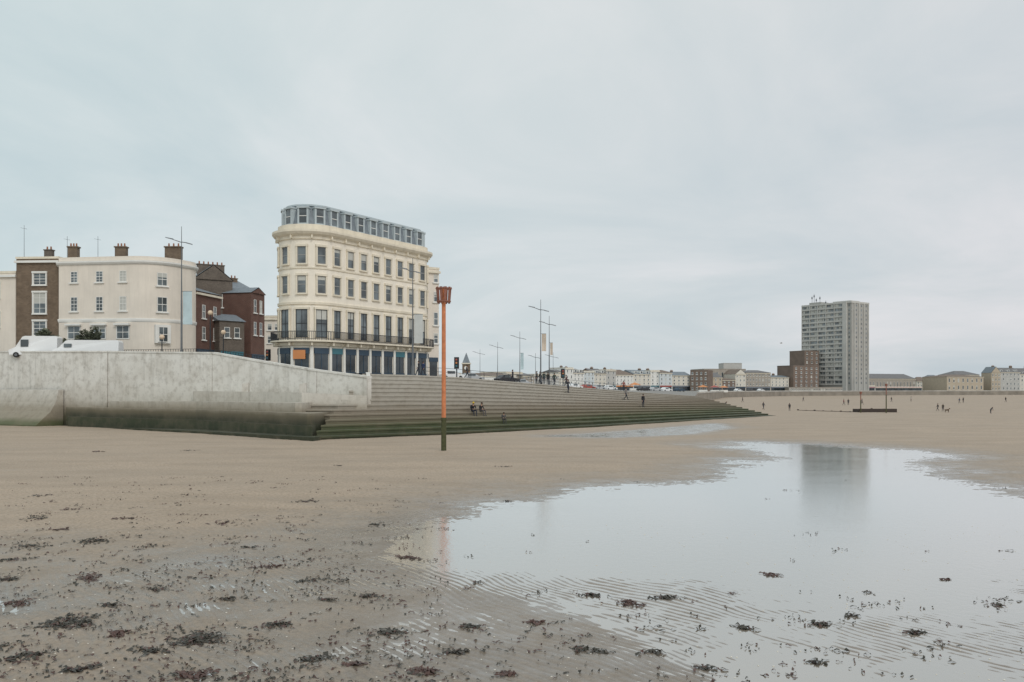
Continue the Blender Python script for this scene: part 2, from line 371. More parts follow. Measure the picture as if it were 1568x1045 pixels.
def stair_strip(us,js):
    vs=[];K=0
    for u in us:
        tt=interp(top,max(u,0)); col_=[]
        bb=stair(u,0); back=stair(u,NS-1,1); dx,dy=bb[0]-back[0],bb[1]-back[1]; L=math.hypot(dx,dy); dx/=L;dy/=L
        for j in js:
            p=stair(u,j); zl=p[2]-tt[2]/NS if j else -.4; lip=min(.16,tt[2]/NS*.4); o=.11
            col_+=[(p[0],p[1],zl),(p[0],p[1],p[2]-lip),(p[0]+dx*o,p[1]+dy*o,p[2]-lip),(p[0]+dx*o,p[1]+dy*o,p[2]-.02),(p[0]+dx*(o-.03),p[1]+dy*(o-.03),p[2])]
        p=stair(u,js[-1],1); col_.append(p); K=len(col_); vs+=col_
    n=len(us); fs=[(iu*K+a,(iu+1)*K+a,(iu+1)*K+a+1,iu*K+a+1) for iu in range(n-1) for a in range(K-1)]
    st.add('treads_and_risers',STEPM,vs,fs)
stair_strip([i/NU for i in range(NU+1)],list(range(NS)))
stair_strip([-2.6,-1.3,-.001],[4,5,6])
for u in (0,1):
    for j in range(NS):
        p=stair(u,j);q_=stair(u,j,1)
        st.add('side_walls',STEPM,[(p[0],p[1],-.4),(q_[0],q_[1],-.4),(q_[0],q_[1],p[2]),(p[0],p[1],p[2])],[(0,1,2,3)])
st.done()
def W(px,d): return (gx(px,d),d)
wall=B('concrete_sea_wall')
wp=[(-260,118,540),(95,99,540),(165,97,540),(247,94,541),(325,91,542),(405,88,556),(485,84.5,569),(562,81.5,579)]
fr_=[W(p,d) for p,d,_ in wp]; zt=[gz(y,d) for _,d,y in wp]
for i in range(len(wp)-1):
    a=Vector(fr_[i]);c=Vector(fr_[i+1]);t_=(c-a).normalized();n_=Vector((-t_.y,t_.x)); g=.025
    a2=a+t_*g;c2=c-t_*g; off=[0,.10,.0,.05,0,.04,0][i]; a2=a2-n_*off;c2=c2-n_*off
    wall.prism('wall_panels',WALLM,[a2,c2,c2+n_*.7,a2+n_*.7],-.5,[zt[i],zt[i+1],zt[i+1],zt[i]])
    m_=[a-n_*(off-.12),c-n_*(off-.12),c+n_*.5,a+n_*.5]
    wall.prism('joint_filler',mat('joint_mastic',(.10,.095,.08),.9),m_,-.5,[zt[i]-.06,zt[i+1]-.06,zt[i+1]-.06,zt[i]-.06])
    wall.prism('coping',WALLM,[a2-n_*.08,c2-n_*.08,c2+n_*.78,a2+n_*.78],[zt[i]+.003,zt[i+1]+.003,zt[i+1]+.003,zt[i]+.003],[zt[i]+.18,zt[i+1]+.18,zt[i+1]+.18,zt[i]+.18])
wall.prism('wall_panels',WALLM,[W(562.5,81.5),W(568,81.9),W(566,88.5),W(560,88.5)],-.5,[5.43,5.43,6.1,6.1])
wall.done()
ap=B('curved_wall_apron')
prof=[(0,4.3),(.6,4.25),(.7,3.9),(1.0,2.8),(1.6,1.8),(2.6,1.0),(3.4,.3),(3.5,-.4)]
a=Vector(W(-260,117.6));c=Vector(W(97,98.6)); t_=(c-a).normalized(); n_=Vector((t_.y,-t_.x))
APM=zmat('apron_concrete',[(0,(.06,.08,.03)),(.6,(.11,.12,.06)),(1.1,(.28,.25,.19)),(2.2,(.32,.285,.225)),(3.2,(.50,.47,.41)),(4.5,(.60,.575,.52))],0,4.5,.6,.8)
path=[(a+(c-a)*(i/14),n_) for i in range(15)]
ap.sweep('apron_face',APM,path,prof,closed=False)
ap.add('apron_end',APM,[(c.x,c.y,-.4)]+[(c.x+n_.x*o,c.y+n_.y*o,z) for o,z in prof],[tuple(range(len(prof)+1))]); ap.done()
te=B('lower_concrete_terrace')
te.prism('algae_base',TERM,[W(101,97.6),W(165,93.5),W(300,86.5),W(420,77),W(470,73),W(476,72.9),W(481,73.4),W(511,78.6),W(520,81),W(400,92),W(101,101)],-.4,[2.30]*11)
te.prism('algae_step',TERM,[W(104,96.2),W(165,92.7),W(300,85.7),W(420,76.2),W(470,72.3),W(478,72.0),W(484,74),W(300,90),W(104,99)],-.4,[1.25]*9)
te.prism('foot_ledge',TERM,[W(66,100.5),W(200,89),W(330,79.5),W(440,72.0),W(480,70.2),W(492,71.8),W(300,90),W(66,102)],-.4,[.12,.3,.36,.42,.42,.42,.4,.12])
te.prism('mid_ledge',TERM,[W(165,94.5),W(300,87.6),W(452,76.5),W(462,76.5),W(478,79),W(340,93),W(165,99)],2.0,[3.0,3.1,3.15,3.15,3.15,3.1,3.0])
te.prism('upper_ledge',TERM,[W(296,89),W(400,83),W(462,78.8),W(562,80.4),W(562,85),W(296,93)],2.0,[4.15,4.1,4.05,3.75,3.75,4.1])
te.prism('ledge_kerb',TERM,[W(470,79.0),W(562,80.0),W(562,80.38),W(470,79.3)],2.0,[3.5,3.3,3.3,3.5])
for px,d,z in ((375,84.6,4.1),(463,79.1,4.05)):
    te.prism('mooring_blocks',TERM,[(gx(px,d)-.3,d+.05),(gx(px,d)+.3,d+.05),(gx(px,d)+.3,d+.6),(gx(px,d)-.3,d+.6)],z+.003,[z+.75,z+.9,z+.9,z+.75])
te.done()
edge=[(gx(p,d),d,z) for p,d,z in [(-260,119,7.7),(95,100,7.7),(325,92,7.4),(405,89,6.5),(485,85.5,6.0),(562,88.2,5.98)]]+[tuple(x) for x in top[1:]]
edge+= [(gx(p,d),d,z) for p,d,z in [(1068,250,2.8),(1110,380,2.6),(1210,450,2.4),(1400,500,2.4),(1568,520,2.4),(1900,560,2.4)]]
edge=[(x,y,z-.004) for x,y,z in edge]
def land_z(px,d):
    tq=(px-784)/F
    ks=[x/y for x,y,z in edge]; i=0
    while i<len(ks)-2 and ks[i+1]<tq: i+=1
    f=min(1,max(0,(tq-ks[i])/max(1e-6,ks[i+1]-ks[i])))
    z=edge[i][2]*(1-f)+edge[i+1][2]*f; y=edge[i][1]*(1-f)+edge[i+1][1]*f
    dd=d-y
    if dd<60 or z<3.0: return z
    return z+(min(z,3.0)-z)*min(1,(dd-60)/170)
lp=B('promenade')
PAVE=mat('promenade_paving',(.26,.25,.23),.85,.15,1)
rows=[edge]
for add in (26,60,230,400,1500):
    row=[]
    for (x,y,z) in edge:
        L=math.hypot(x,y); f=(L+add)/L; row.append((x*f,y*f,z if add<100 else min(z,3.0)))
    rows.append(row)
k=len(edge)
for a in range(len(rows)-1):
    lp.add('surface',PAVE,[*rows[a],*rows[a+1]],[(i,i+1,k+i+1,k+i) for i in range(k-1)])
SEAW=mat('distant_sea_wall_concrete',(.28,.25,.21),.85,.3,.2,streak=.4)
far=edge[10:]
lp.add('retaining_wall',SEAW,[(x,y,-.4) for x,y,z in far]+[(x,y,z) for x,y,z in far],[(i,i+1,len(far)+i+1,len(far)+i) for i in range(len(far)-1)])
for i in range(1,len(far)-1):
    a=Vector(far[i][:2]);c=Vector(far[i+1][:2]);t_=(c-a).normalized();n_=Vector((t_.y,-t_.x));z=far[i][2]
    lp.wbox('far_parapet',mat('parapet_render',(.5,.48,.44),.8,.3,.15),a,t_,n_,0,(c-a).length,-.3,.12,z+.003,z+.45)
lp.done()
# ------------------------------------------------------------------ hotel (curved corner block)
Nn=(-26.8,86.6); E=(-10.2,112.5); Kk=(-18.6,117.9); Ll=(-26.8,118)
path=fillet([Ll,Nn,E,Kk],[0,3.5,2.5,0],.3)
hb=B('curved_corner_hotel'); ZB=5.9
hb.sweep('walls',CREAM,path,[(0,ZB),(0,22.2)])
SH=mat('shop_fascia_white',(.78,.76,.70),.6,.1); SG=mat('sash_grey',(.3,.3,.29),.6,.1)
hb.sweep('cornices',TRIM,path,[(0,9.15),(.25,9.2),(.25,9.55),(0,9.6)])
hb.sweep('cornices',TRIM,path,[(0,13.75),(.14,13.8),(.16,14.05),(0,14.1)])
hb.sweep('cornices',TRIM,path,[(0,17.75),(.1,17.8),(.1,17.98),(0,18.0)])
hb.sweep('cornices',TRIM,path,[(0,21.05),(.18,21.1),(.2,21.4),(.55,21.6),(.75,21.85),(.75,22.1),(.1,22.15),(.1,22.75),(-.35,22.75)])
hb.sweep('roof',SLATE,path,[(-.3,22.3),(-.45,22.8),(-.95,24.9),(-1.1,25.0)])
hb.sweep('roof_trim',DORM,path,[(-.9,24.9),(-.78,24.95),(-.78,25.12),(-1.2,25.12)])
rim=[(p[0]-n[0]*1.15,p[1]-n[1]*1.15,25.08) for p,n in path]
hb.add('roof',SLATE,rim,[tuple(range(len(rim)))])
ss=[10.5,13,16,18.4,20.55,22.7,24.85,27.0]+[29.15+2.2*i for i in range(7)]+[44.6,46.6,49.5]
for i,s_ in enumerate(ss):
    p,t_,n_=at_s(path,s_)
    window(hb,p,t_,n_,.98,18.35,20.25,fr=SG,sur=TRIM)
    window(hb,p,t_,n_,.98,15.05,17.0,fr=SG,sur=TRIM)
    w1=1.35 if 18<s_<27.5 else 1.08
    window(hb,p,t_,n_,w1,10.1,13.25,g=GL,fr=IRON,sur=TRIM,bars=2,sill=False)
    dp=p-n_*.45
    hb.wbox('dormers',DORM,dp,t_,n_,-.62,-.42,-.7,.12,22.8,24.6)
    hb.wbox('dormers',DORM,dp,t_,n_,.42,.62,-.7,.12,22.8,24.6)
    hb.wbox('dormers',DORM,dp,t_,n_,-.7,.7,-.8,.22,24.6,24.78)
    hb.wbox('dormers',DORM,dp,t_,n_,-.42,.42,-.7,.1,22.8,22.95)
    hb.wbox('windows',GL,dp,t_,n_,-.42,.42,-.7,.04,22.95,24.597)
    hb.wbox('window_frames',WHITE,dp,t_,n_,-.42,.42,-.1,.08,23.7,23.77)
    hb.wbox('shopfronts',GLD,p,t_,n_,-.8,.8,-.05,.05,6.3,8.3)
    hb.wbox('shopfronts',NAVY if i%5!=3 else TEAL,p,t_,n_,-.85,.85,-.05,.14,8.303,8.95)
    hb.wbox('shopfronts',NAVY,p,t_,n_,-.85,.85,-.05,.1,5.8,6.297)
    hb.wbox('shopfronts',NAVY,p,t_,n_,-.04,.04,-.05,.09,6.3,8.3)
    q_,t2,n2=at_s(path,s_+1.08)
    hb.wbox('pilasters',SH,q_,t2,n2,-.17,.17,-.05,.2,5.8,9.12)
    hb.wbox('brackets',TRIM,q_,t2,n2,-.09,.09,-.05,.75,9.2,9.55)
    hb.wbox('brackets',TRIM,q_,t2,n2,-.08,.08,-.02,.5,21.15,21.5)
p,t_,n_=at_s(path,24.6); hb.wbox('shop_sign',ORANGE,p,t_,n_,-.7,.7,.15,.22,7.7,8.7)
hb.sweep('balcony',TRIM,path,[(0,9.62),(.95,9.62),(.95,9.78),(0,9.8)])
hb.sweep('railing',IRON,path,[(.86,10.72),(.92,10.72),(.92,10.79),(.86,10.79),(.86,10.72)])
hb.sweep('railing',IRON,path,[(.87,9.9),(.91,9.9),(.91,9.95),(.87,9.95),(.87,9.9)])
s_=15
while s_<49:
    p,t_,n_=at_s(path,s_); hb.wbox('railing',IRON,p,t_,n_,-.022,.022,.87,.91,9.8,10.73); s_+=.17
for s_ in (19,30,37,43):
    p,t_,n_=at_s(path,s_); q_=p-n_*2.6; hb.wbox('roof_stacks',TRIM,q_,t_,n_,-.5,.5,-.3,.3,25,25.55)
hb.done()
# ------------------------------------------------------------------ generic house
def house(name,p0,d0,p1,d1,zb,zt,depth,wallm,rows=(),cols=(),w=.9,roof='flat',roofm=SLATE,chim=(),bars=1,cornice=True,fr=None,sur=None,shop=None,par=.0,g=None,dorm=0):
    a=Vector(W(p0,d0));c=Vector(W(p1,d1)); v=c-a;L=v.length; rot=math.atan2(v.y,v.x)
    b=B(name,(a.x,a.y,0),rot)
    b.box('walls',wallm,0,L,0,depth,zb,zt)
    if roof=='gable':
        h=par or 1.8; o=.25
        b.add('roof',roofm,[(-o,-o,zt-.05),(L+o,-o,zt-.05),(L+o,depth+o,zt-.05),(-o,depth+o,zt-.05),(-o,depth/2,zt+h),(L+o,depth/2,zt+h)],[(0,1,5,4),(2,3,4,5),(0,4,3),(1,2,5),(0,3,2,1)])
    elif roof=='hip':
        h=par or 1.8;o=.3;e=min(L*.3,depth/2)
        b.add('roof',roofm,[(-o,-o,zt+.003),(L+o,-o,zt+.003),(L+o,depth+o,zt+.003),(-o,depth+o,zt+.003),(e,depth/2,zt+h),(L-e,depth/2,zt+h)],[(0,1,5,4),(2,3,4,5),(0,4,3),(1,2,5),(0,3,2,1)])
    elif roof=='cross':
        h=par or 2; o=.2
        b.add('roof',roofm,[(-o,-o,zt-.02),(L+o,-o,zt-.02),(L+o,depth,zt-.02),(-o,depth,zt-.02),(L/2,-o,zt+h),(L/2,depth,zt+h)],[(0,4,5,3),(1,2,5,4),(2,3,5)])
        b.add('gable',wallm,[(0,-.203,zt-.02),(L,-.203,zt-.02),(L/2,-.203,zt+h-.15)],[(0,1,2)])
    else:
        b.box('parapet',TRIM if cornice else wallm,-.08,L+.08,-.08,depth+.08,zt+.003,zt+.3)
        b.box('roof',roofm,.25,L-.25,.3,depth-.3,zt+.31,zt+.36)
    if cornice: 
        b.box('cornice',sur or TRIM,-.15,L+.15,-.3,0-.003,zt-.55,zt-.25)
    for i in range(dorm):
        x=L*(i+.5)/dorm; b.box('dormers',WHITE,x-.8,x+.8,.3,3,zt-.02,zt+1.5); b.box('dormer_glass',GL,x-.5,x+.5,.25,.297,zt+.3,zt+1.3)
    T_=(1,0);Nv=(0,-1)
    for (z0,z1) in rows:
        for cx in cols:
            window(b,(cx*L,0),T_,Nv,w,z0,z1,g=g,fr=fr,bars=bars,sur=sur)
    if shop:
        b.box('shopfront',GLD,.3,L-.3,-.06,0,zb+.3,zb+2.4)
        b.box('fascia',shop,.2,L-.2,-.15,0,zb+2.403,zb+3)
    for (fx,fy,wd,h,np_) in chim:
        x=fx*L;y=fy*depth; z0=zt-.2; cm=DARKB if wallm in (BROWNB,DARKB,REDB) else BROWNB
        b.box('chimney',cm,x-wd/2,x+wd/2,y-.35,y+.35,z0,zt+h)
        b.box('chimney',cm,x-wd/2-.08,x+wd/2+.08,y-.43,y+.43,zt+h+.003,zt+h+.15)
        for i in range(np_):
            xx=x+(i-(np_-1)/2)*wd/max(np_,1)
            b.cyl('chimney_pots',POT,(xx,y,zt+h+.15),(xx,y,zt+h+.6),.13,.1,8)
    return b.done()
def zz(y,d=116): return gz(y,d)
house('cream_house',-120,119,24,117,7.6,zz(417),10,CREAM2,[(zz(455),zz(432)),(zz(500),zz(478))],[.2,.5,.8],chim=[(.3,.5,1.4,1.4,2)],sur=WHITE)
house('brown_brick_house',25,116.6,89.5,116.2,7.6,zz(396),11,BROWNB,[(zz(436),zz(418)),(zz(480),zz(448)),(zz(514),zz(492))],[.56],w=1.75,bars=3,chim=[(.2,.5,1.1,2.0,2),(.78,.7,.8,.7,2)],cornice=True,sur=WHITE)
hp=[W(90,114.5),W(240,112.5),W(301,119),W(292,131),W(95,130)]
pth=fillet(hp,[0,5.0,3,0,0],.4)
cb=B('cream_corner_house')
cb.sweep('walls',CREAM2,pth,[(0,7.4),(0,zz(400,114))])
for (y0,o) in ((404,.35),(492,.14)):
    z=zz(y0,114); cb.sweep('cornices',WHITE,pth,[(0,z-.2),(o*.6,z-.1),(o,z+.1),(o,z+.28),(0,z+.32)])
cb.sweep('parapet',CREAM2,pth,[(.02,zz(400,114)),(.02,zz(394,114)),(-.3,zz(394,114)),(-.3,zz(399,114))])
cb.add('roof',SLATE,[(p.x-n.x*.25,p.y-n.y*.25,zz(398,114)) for p,n in pth],[tuple(range(len(pth)))])
t_=(Vector(hp[1])-Vector(hp[0])).normalized(); n_=Vector((t_.y,-t_.x)); L0=(Vector(hp[1])-Vector(hp[0])).length
for f in (.16,.42,.66):
    p=Vector(hp[0])+t_*L0*f
    for (ya,yb,ww) in ((433,416,1.0),(477,455,1.0)): window(cb,p,t_,n_,ww,zz(ya,114),zz(yb,114),bars=3,sur=None,g=(BLIND if f>.6 else GL))
    z0,z1=zz(520,114),zz(499,114)
    cb.wbox('bay_windows',WHITE,p,t_,n_,-1.1,1.1,-.05,.5,z1,z1+.25)
    window(cb,p+n_*.02,t_,n_,1.9,z0,z1-.003,bars=2,fr=WHITE,thick=.12,sill=False)
for s_,g_ in ((14.4,BLIND),):
    p,tt_,nn_=at_s(pth,s_)
    for (ya,yb,ww) in ((438,418,1.3),(478,455,1.3)): window(cb,p,tt_,nn_,ww,zz(ya,114),zz(yb,114),bars=2,fr=WHITE)
    cb.wbox('bay_windows',WHITE,p,tt_,nn_,-1.0,1.0,-.05,.45,zz(526,114),zz(498,114)); window(cb,p+nn_*.45,tt_,nn_,1.2,zz(524,114),zz(501,114),bars=2,g=GL,sill=False)
for px,wd in ((113,1.3),(186,1.5),(266,2.2)):
    x=gx(px,119); cb.box('chimney',BROWNB,x-wd/2,x+wd/2,118.6,119.4,zz(398),zz(380,119)); cb.box('chimney',BROWNB,x-wd/2-.1,x+wd/2+.1,118.5,119.5,zz(380,119)+.003,zz(378,119))
    for i in (-1,0,1): cb.cyl('chimney_pots',POT,(x+i*wd*.3,119,zz(378,119)),(x+i*wd*.3,119,zz(373,119)),.13,.1)
for px in (103,150,37): cb.cyl('tv_aerials',IRON,(gx(px,120),120,zz(395,120)),(gx(px,120),120,zz(362 if px!=37 else 345,120)),.03,.02,5); cb.cyl('tv_aerials',IRON,(gx(px,120)-.5,120,zz(366 if px!=37 else 349,120)),(gx(px,120)+.4,120,zz(368 if px!=37 else 351,120)),.02,.02,4)
cb.done()
house('red_brick_shop',300,124,338,131,7.2,zz(446,125),9,REDB,[(zz(487,125),zz(466,125)),(zz(520,125),zz(500,125))],[.3,.75],w=.9,roof='gable',par=1.4,shop=NAVY,fr=WHITE,bars=2)
house('sooty_brick_house',297,133,356,136,7.2,zz(428,134),12,DARKB,[(zz(470,134),zz(450,134))],[.8],roof='cross',par=2.4,chim=[(.55,.3,4.2,2.7,6)],cornice=False)
house('rendered_terrace_house',352,138,388,141,7.0,zz(444,140),12,RENDER,[(zz(490,140),zz(474,140))],[.6],roof='gable',par=2.2,chim=[(.75,.4,1.2,2.2,2)],cornice=False)
house('brick_terrace_house',384,134,405,138,6.8,zz(450,136),9,REDB,[(zz(480,136),zz(460,136)),(zz(514,136),zz(494,136))],[.3,.72],w=.7,roof='cross',par=1.0,shop=NAVY,cornice=False)
house('rendered_shop',336,128,374,131,7.0,zz(492,130),6,DARKB,[(zz(518,130),zz(502,130))],[.3,.7],roof='gable',par=1.2,shop=TEAL,cornice=False)
house('cream_side_street_house',405,160,432,160,6.6,zz(486,160),10,CREAM2,[(zz(506,160),zz(496,160)),(zz(526,160),zz(514,160))],[.3,.7],w=.8,roof='flat')
house('cream_terrace_house',655,121,672,122,5.8,zz(412,121),9,CREAM2,[(zz(432,121),zz(420,121)),(zz(462,121),zz(446,121)),(zz(498,121),zz(478,121)),(zz(526,121),zz(510,121))],[.72],w=.7,shop=NAVY)
def dist(name,p0,p1,d0,d1,ytop,yb,wm,nr,ncl,roof='flat',shop=None,par=0,chim=(),g=None,dep=12,cornice=True,dorm=0):
    d=(d0+d1)/2; zt_=gz(ytop,d); zb_=min(land_z((p0+p1)/2,d)-.2,gz(yb,d)) if ytop>550 else 2.0
    base=max(zb_,2.2); sh_=2.9 if shop else .3; H_=zt_-base-sh_; rows=[]
    for i in range(nr):
        z0=base+sh_+H_*(i+.22)/nr; rows.append((z0,z0+H_/nr*.52))
    cols=[(i+.5)/ncl for i in range(ncl)]
    wid=abs(gx(p1,d)-gx(p0,d))/ncl*.36
    house(name,p0,d0,p1,d1,base-.2,zt_,dep,wm,rows,cols,w=max(.6,wid),roof=roof,shop=shop,par=par,chim=chim,bars=0,g=g,cornice=cornice,dorm=dorm,roofm=random.choice((SLATE,SL2,BRF)))
G1=mat('grey_stucco',(.50,.49,.46),.8,.12); G2=mat('taupe_stucco',(.38,.34,.29),.8,.15); TAN=mat('tan_stucco',(.50,.42,.32),.8,.12)  # distant wall tones kept lighter, with the haze painted into them
BRN=mat('brown_cladding',(.20,.15,.12),.8,.2,.3); WST=mat('white_stucco',(.76,.75,.71),.7,.06); WS2=mat('off_white_stucco',(.68,.64,.56),.7,.06); WS3=mat('blue_white_stucco',(.60,.64,.65),.7,.06)
SL2=mat('weathered_slate',(.17,.165,.165),.7,.2); BRF=mat('brown_tile_roof',(.20,.155,.125),.8,.2); PINK=mat('pink_fascia',(.50,.27,.30),.6,.1); DKS=mat('muted_fascia',(.20,.22,.25),.6,.2)
dist('distant_promenade_terrace',676,706,300,305,573,586,WS2,2,4,dep=8)
dist('distant_hall',733,775,320,325,575,587,WST,1,7,roof='gable',par=1.0)
dist('distant_shop',775,800,330,340,571,588,WS2,2,4,shop=DKS)
dist('distant_shop',800,818,335,340,575,588,G2,2,3,shop=DKS,roof='gable',par=1)
dist('distant_seafront_house',818,856,360,365,574,592,G1,2,6,shop=DKS)
dist('distant_seafront_house',855,866,400,403,570,594,WS2,3,2,shop=DKS,roof='gable',par=1.2)
dist('distant_seafront_house',866,878,402,405,564,594,WST,3,2,chim=[(.5,.5,1.2,.9,2)],shop=DKS)
dist('distant_seafront_house',878,894,405,409,571,595,WST,3,3,roof='gable',par=2.0,chim=[(.1,.5,1.4,2.6,3)],shop=RED,dorm=2)
dist('distant_seafront_house',894,910,409,412,569,595,WS3,3,3,chim=[(.9,.5,1.4,1.2,3)],shop=NAVY)
dist('distant_seafront_house',910,928,412,417,572,596,WS2,3,3,roof='gable',par=2.4,chim=[(.5,.5,1.4,2.8,3)],shop=NAVY,dorm=2)
dist('distant_seafront_house',928,943,417,422,567,596,G1,3,2,roof='flat',chim=[(.8,.5,1.4,1.0,3)],shop=TEAL)
dist('distant_seafront_house',943,970,425,432,574,597,WST,3,5,roof='hip',par=2.6,chim=[(.2,.5,1.6,2.4,3)],shop=ORANGE)
dist('distant_seafront_house',970,996,432,438,573,597,WS2,3,4,roof='gable',par=2.2,chim=[(.8,.5,1.6,2.6,3)],shop=DKS,dorm=3)
dist('distant_seafront_house',996,1010,440,443,568,598,WST,4,2,chim=[(.5,.5,1.6,.9,3)],shop=TEAL)
dist('distant_seafront_house',1010,1029,442,445,571,598,WS3,3,3,roof='hip',par=1.5,shop=RED)
dist('distant_seafront_house',1029,1057,448,452,575,599,WS2,3,4,roof='gable',par=2.0,chim=[(.3,.5,1.4,2.4,3)],shop=DKS)
dist('distant_brown_block',1057,1084,450,446,568,600,BRN,4,4,cornice=False)
dist('distant_grey_hall',1078,1142,476,480,566,600,G2,2,8,cornice=False,dep=20)
dist('distant_grey_hall',1108,1136,492,492,557,600,G1,1,3,cornice=False)
dist('distant_tan_house',1086,1106,458,461,578,601,TAN,2,3,roof='gable',par=2.6,shop=DKS)
dist('distant_brown_block',1106,1126,461,464,582,601,BRN,2,3,roof='hip',par=1.2,shop=DKS)
dist('distant_gabled_house',1126,1142,466,468,573,601,WS2,3,3,roof='cross',par=2.6,shop=NAVY)
dist('distant_brown_block',1142,1180,470,474,571,602,G2,3,8,roof='hip',par=1.5,shop=DKS)
dist('distant_cream_house',1180,1208,476,480,578,602,WS2,3,5,roof='gable',par=1.2,chim=[(.5,.5,1.5,1.8,3)],shop=DKS)
dist('brown_brick_block',1215,1254,478,488,561,602,BRN,6,5,cornice=False,dep=12)
dist('brown_brick_block',1232,1254,500,505,538,602,BRN,9,3,cornice=False,dep=12)
dist('tower_podium',1208,1290,472,474,594,603,G2,1,22,dep=6,cornice=False)
dist('long_station_roof',1330,1402,545,560,580,600,G2,1,14,roof='gable',par=3.2,dep=20)
dist('amusement_arcade',1288,1340,505,509,591,604,WST,1,11,shop=PINK,dep=12)
dist('amusement_arcade',1340,1412,509,515,593,604,G1,1,15,shop=PINK,dep=12)
dist('distant_villa',1404,1422,590,590,584,600,WS2,3,4,roof='hip',par=3)
dist('distant_villa',1424,1448,595,600,583,600,G2,2,6,roof='hip',par=4)
dist('distant_pavilion_hall',1450,1506,545,552,577,604,TAN,2,8,roof='hip',par=1.5,dep=22)
dist('distant_pavilion_hall',1462,1500,560,562,574,600,G1,1,6,roof='hip',par=2.6,dep=18)
dist('distant_villa',1506,1528,575,578,585,603,TAN,2,5,roof='hip',par=3)
dist('distant_seaside_flats',1528,1562,570,575,570,603,G1,4,6,roof='gable',par=3,chim=[(.1,.5,2,4,4),(.9,.5,2,4,4)],dorm=3)
dist('distant_seaside_flats',1562,1600,576,580,573,603,WS2,4,6,roof='gable',par=4,chim=[(.5,.5,2,5,4)],dorm=3)
dist('distant_seaside_flats',1518,1532,560,560,571,603,TAN,4,3,roof='cross',par=4)
dist('distant_villa',1610,1700,600,610,575,603,WS2,3,14,roof='hip',par=4)
ct=B('clock_tower',(gx(714,225),225,0))
ct.box('shaft',BROWNB,-1.0,1.0,-1.0,1.0,4,gz(558,225)); ct.box('cornice',TRIM,-1.2,1.2,-1.2,1.2,gz(558,225)+.003,gz(558,225)+.3)
zc=gz(558,225)+.3; ct.add('spire',SLATE,[(-1,-1,zc),(1,-1,zc),(1,1,zc),(-1,1,zc),(0,0,gz(540,225))],[(0,1,4),(1,2,4),(2,3,4),(3,0,4)])
ct.cyl('clock_face',WHITE,(0,-1.0,zc-1.3),(0,-1.06,zc-1.3),.5,.5,14); ct.done()
# ------------------------------------------------------------------ tower block
bd=Vector((gx(1304,490),490)); br=bd.normalized(); rr=Vector((br.y,-br.x)); th=math.radians(33)
fdir=rr*math.cos(th)-br*math.sin(th)
Wd=33.0;Dp=17.0
org=bd-fdir*Wd; tw=B('tower_block',(org.x,org.y,0),math.atan2(fdir.y,fdir.x))
zt_=gz(464,490); fl=18; z0=6.0; fh=(zt_-z0)/fl
tw.box('walls',GREYC,0,Wd,0,Dp,2,zt_); tw.box('parapet',GREYC2,-.3,Wd+.3,-.5,Dp+.3,zt_+.003,zt_+1.0)
tw.box('plant_room',GREYC2,Wd*.55,Wd*.9,4,13,zt_+1,zt_+2.0); tw.box('plant_room',GREYC,Wd*.06,Wd*.3,4,12,zt_+1,zt_+2.6)
for x,h in ((2.5,7),(4,8),(5.5,5.5),(8,6.5),(12,3.5)): tw.cyl('antennas',LAMPM,(x,6,zt_+1),(x,6,zt_+h),.14,.08,5); tw.box('antennas',LAMPM,x-.25,x+.25,5.7,6.2,zt_+h-2,zt_+h-.8)
TG=glass('tower_glass',(.09,.10,.105),.2)
nb=10; bw=(Wd-5.5)/nb
for i in range(fl):
    z=z0+i*fh
    tw.box('balcony_bands',GREYC2,.0,Wd-5.2,-.6,-.02,z,z+fh*.40)
    for j in range(nb):
        x=j*bw+.2
        tw.box('windows',TG if random.random()<.8 else BLIND,x+.25,x+bw-.35,-.2,-.02,z+fh*.42,z+fh*.93)
        if random.random()<.45: tw.box('curtains',BLIND,x+.35,x+bw*random.uniform(.4,.7),-.3,-.203,z+fh*.44,z+fh*.92)
    tw.box('end_windows',TG,Wd-1.9,Wd-1.1,-.1,-.003,z+fh*.3,z+fh*.8)
    for yy in (4.2,9.2,14): tw.box('end_windows',TG,Wd+.003,Wd+.1,yy,yy+1.0,z+fh*.3,z+fh*.75)
for j in range(0,nb+1,2):
    x=j*bw; tw.box('fins',GREYC2,x-.08,x+.22,-.8,-.003,z0,zt_)
tw.box('core_fin',GREYC2,Wd-5.1,Wd-2.6,-1.2,-.003,2,zt_+.9)
for yy in (2.6,7.2,12.2,16.4): tw.box('end_ribs',GREYC2,Wd+.003,Wd+.5,yy-.35,yy+.35,2,zt_)
tw.done()
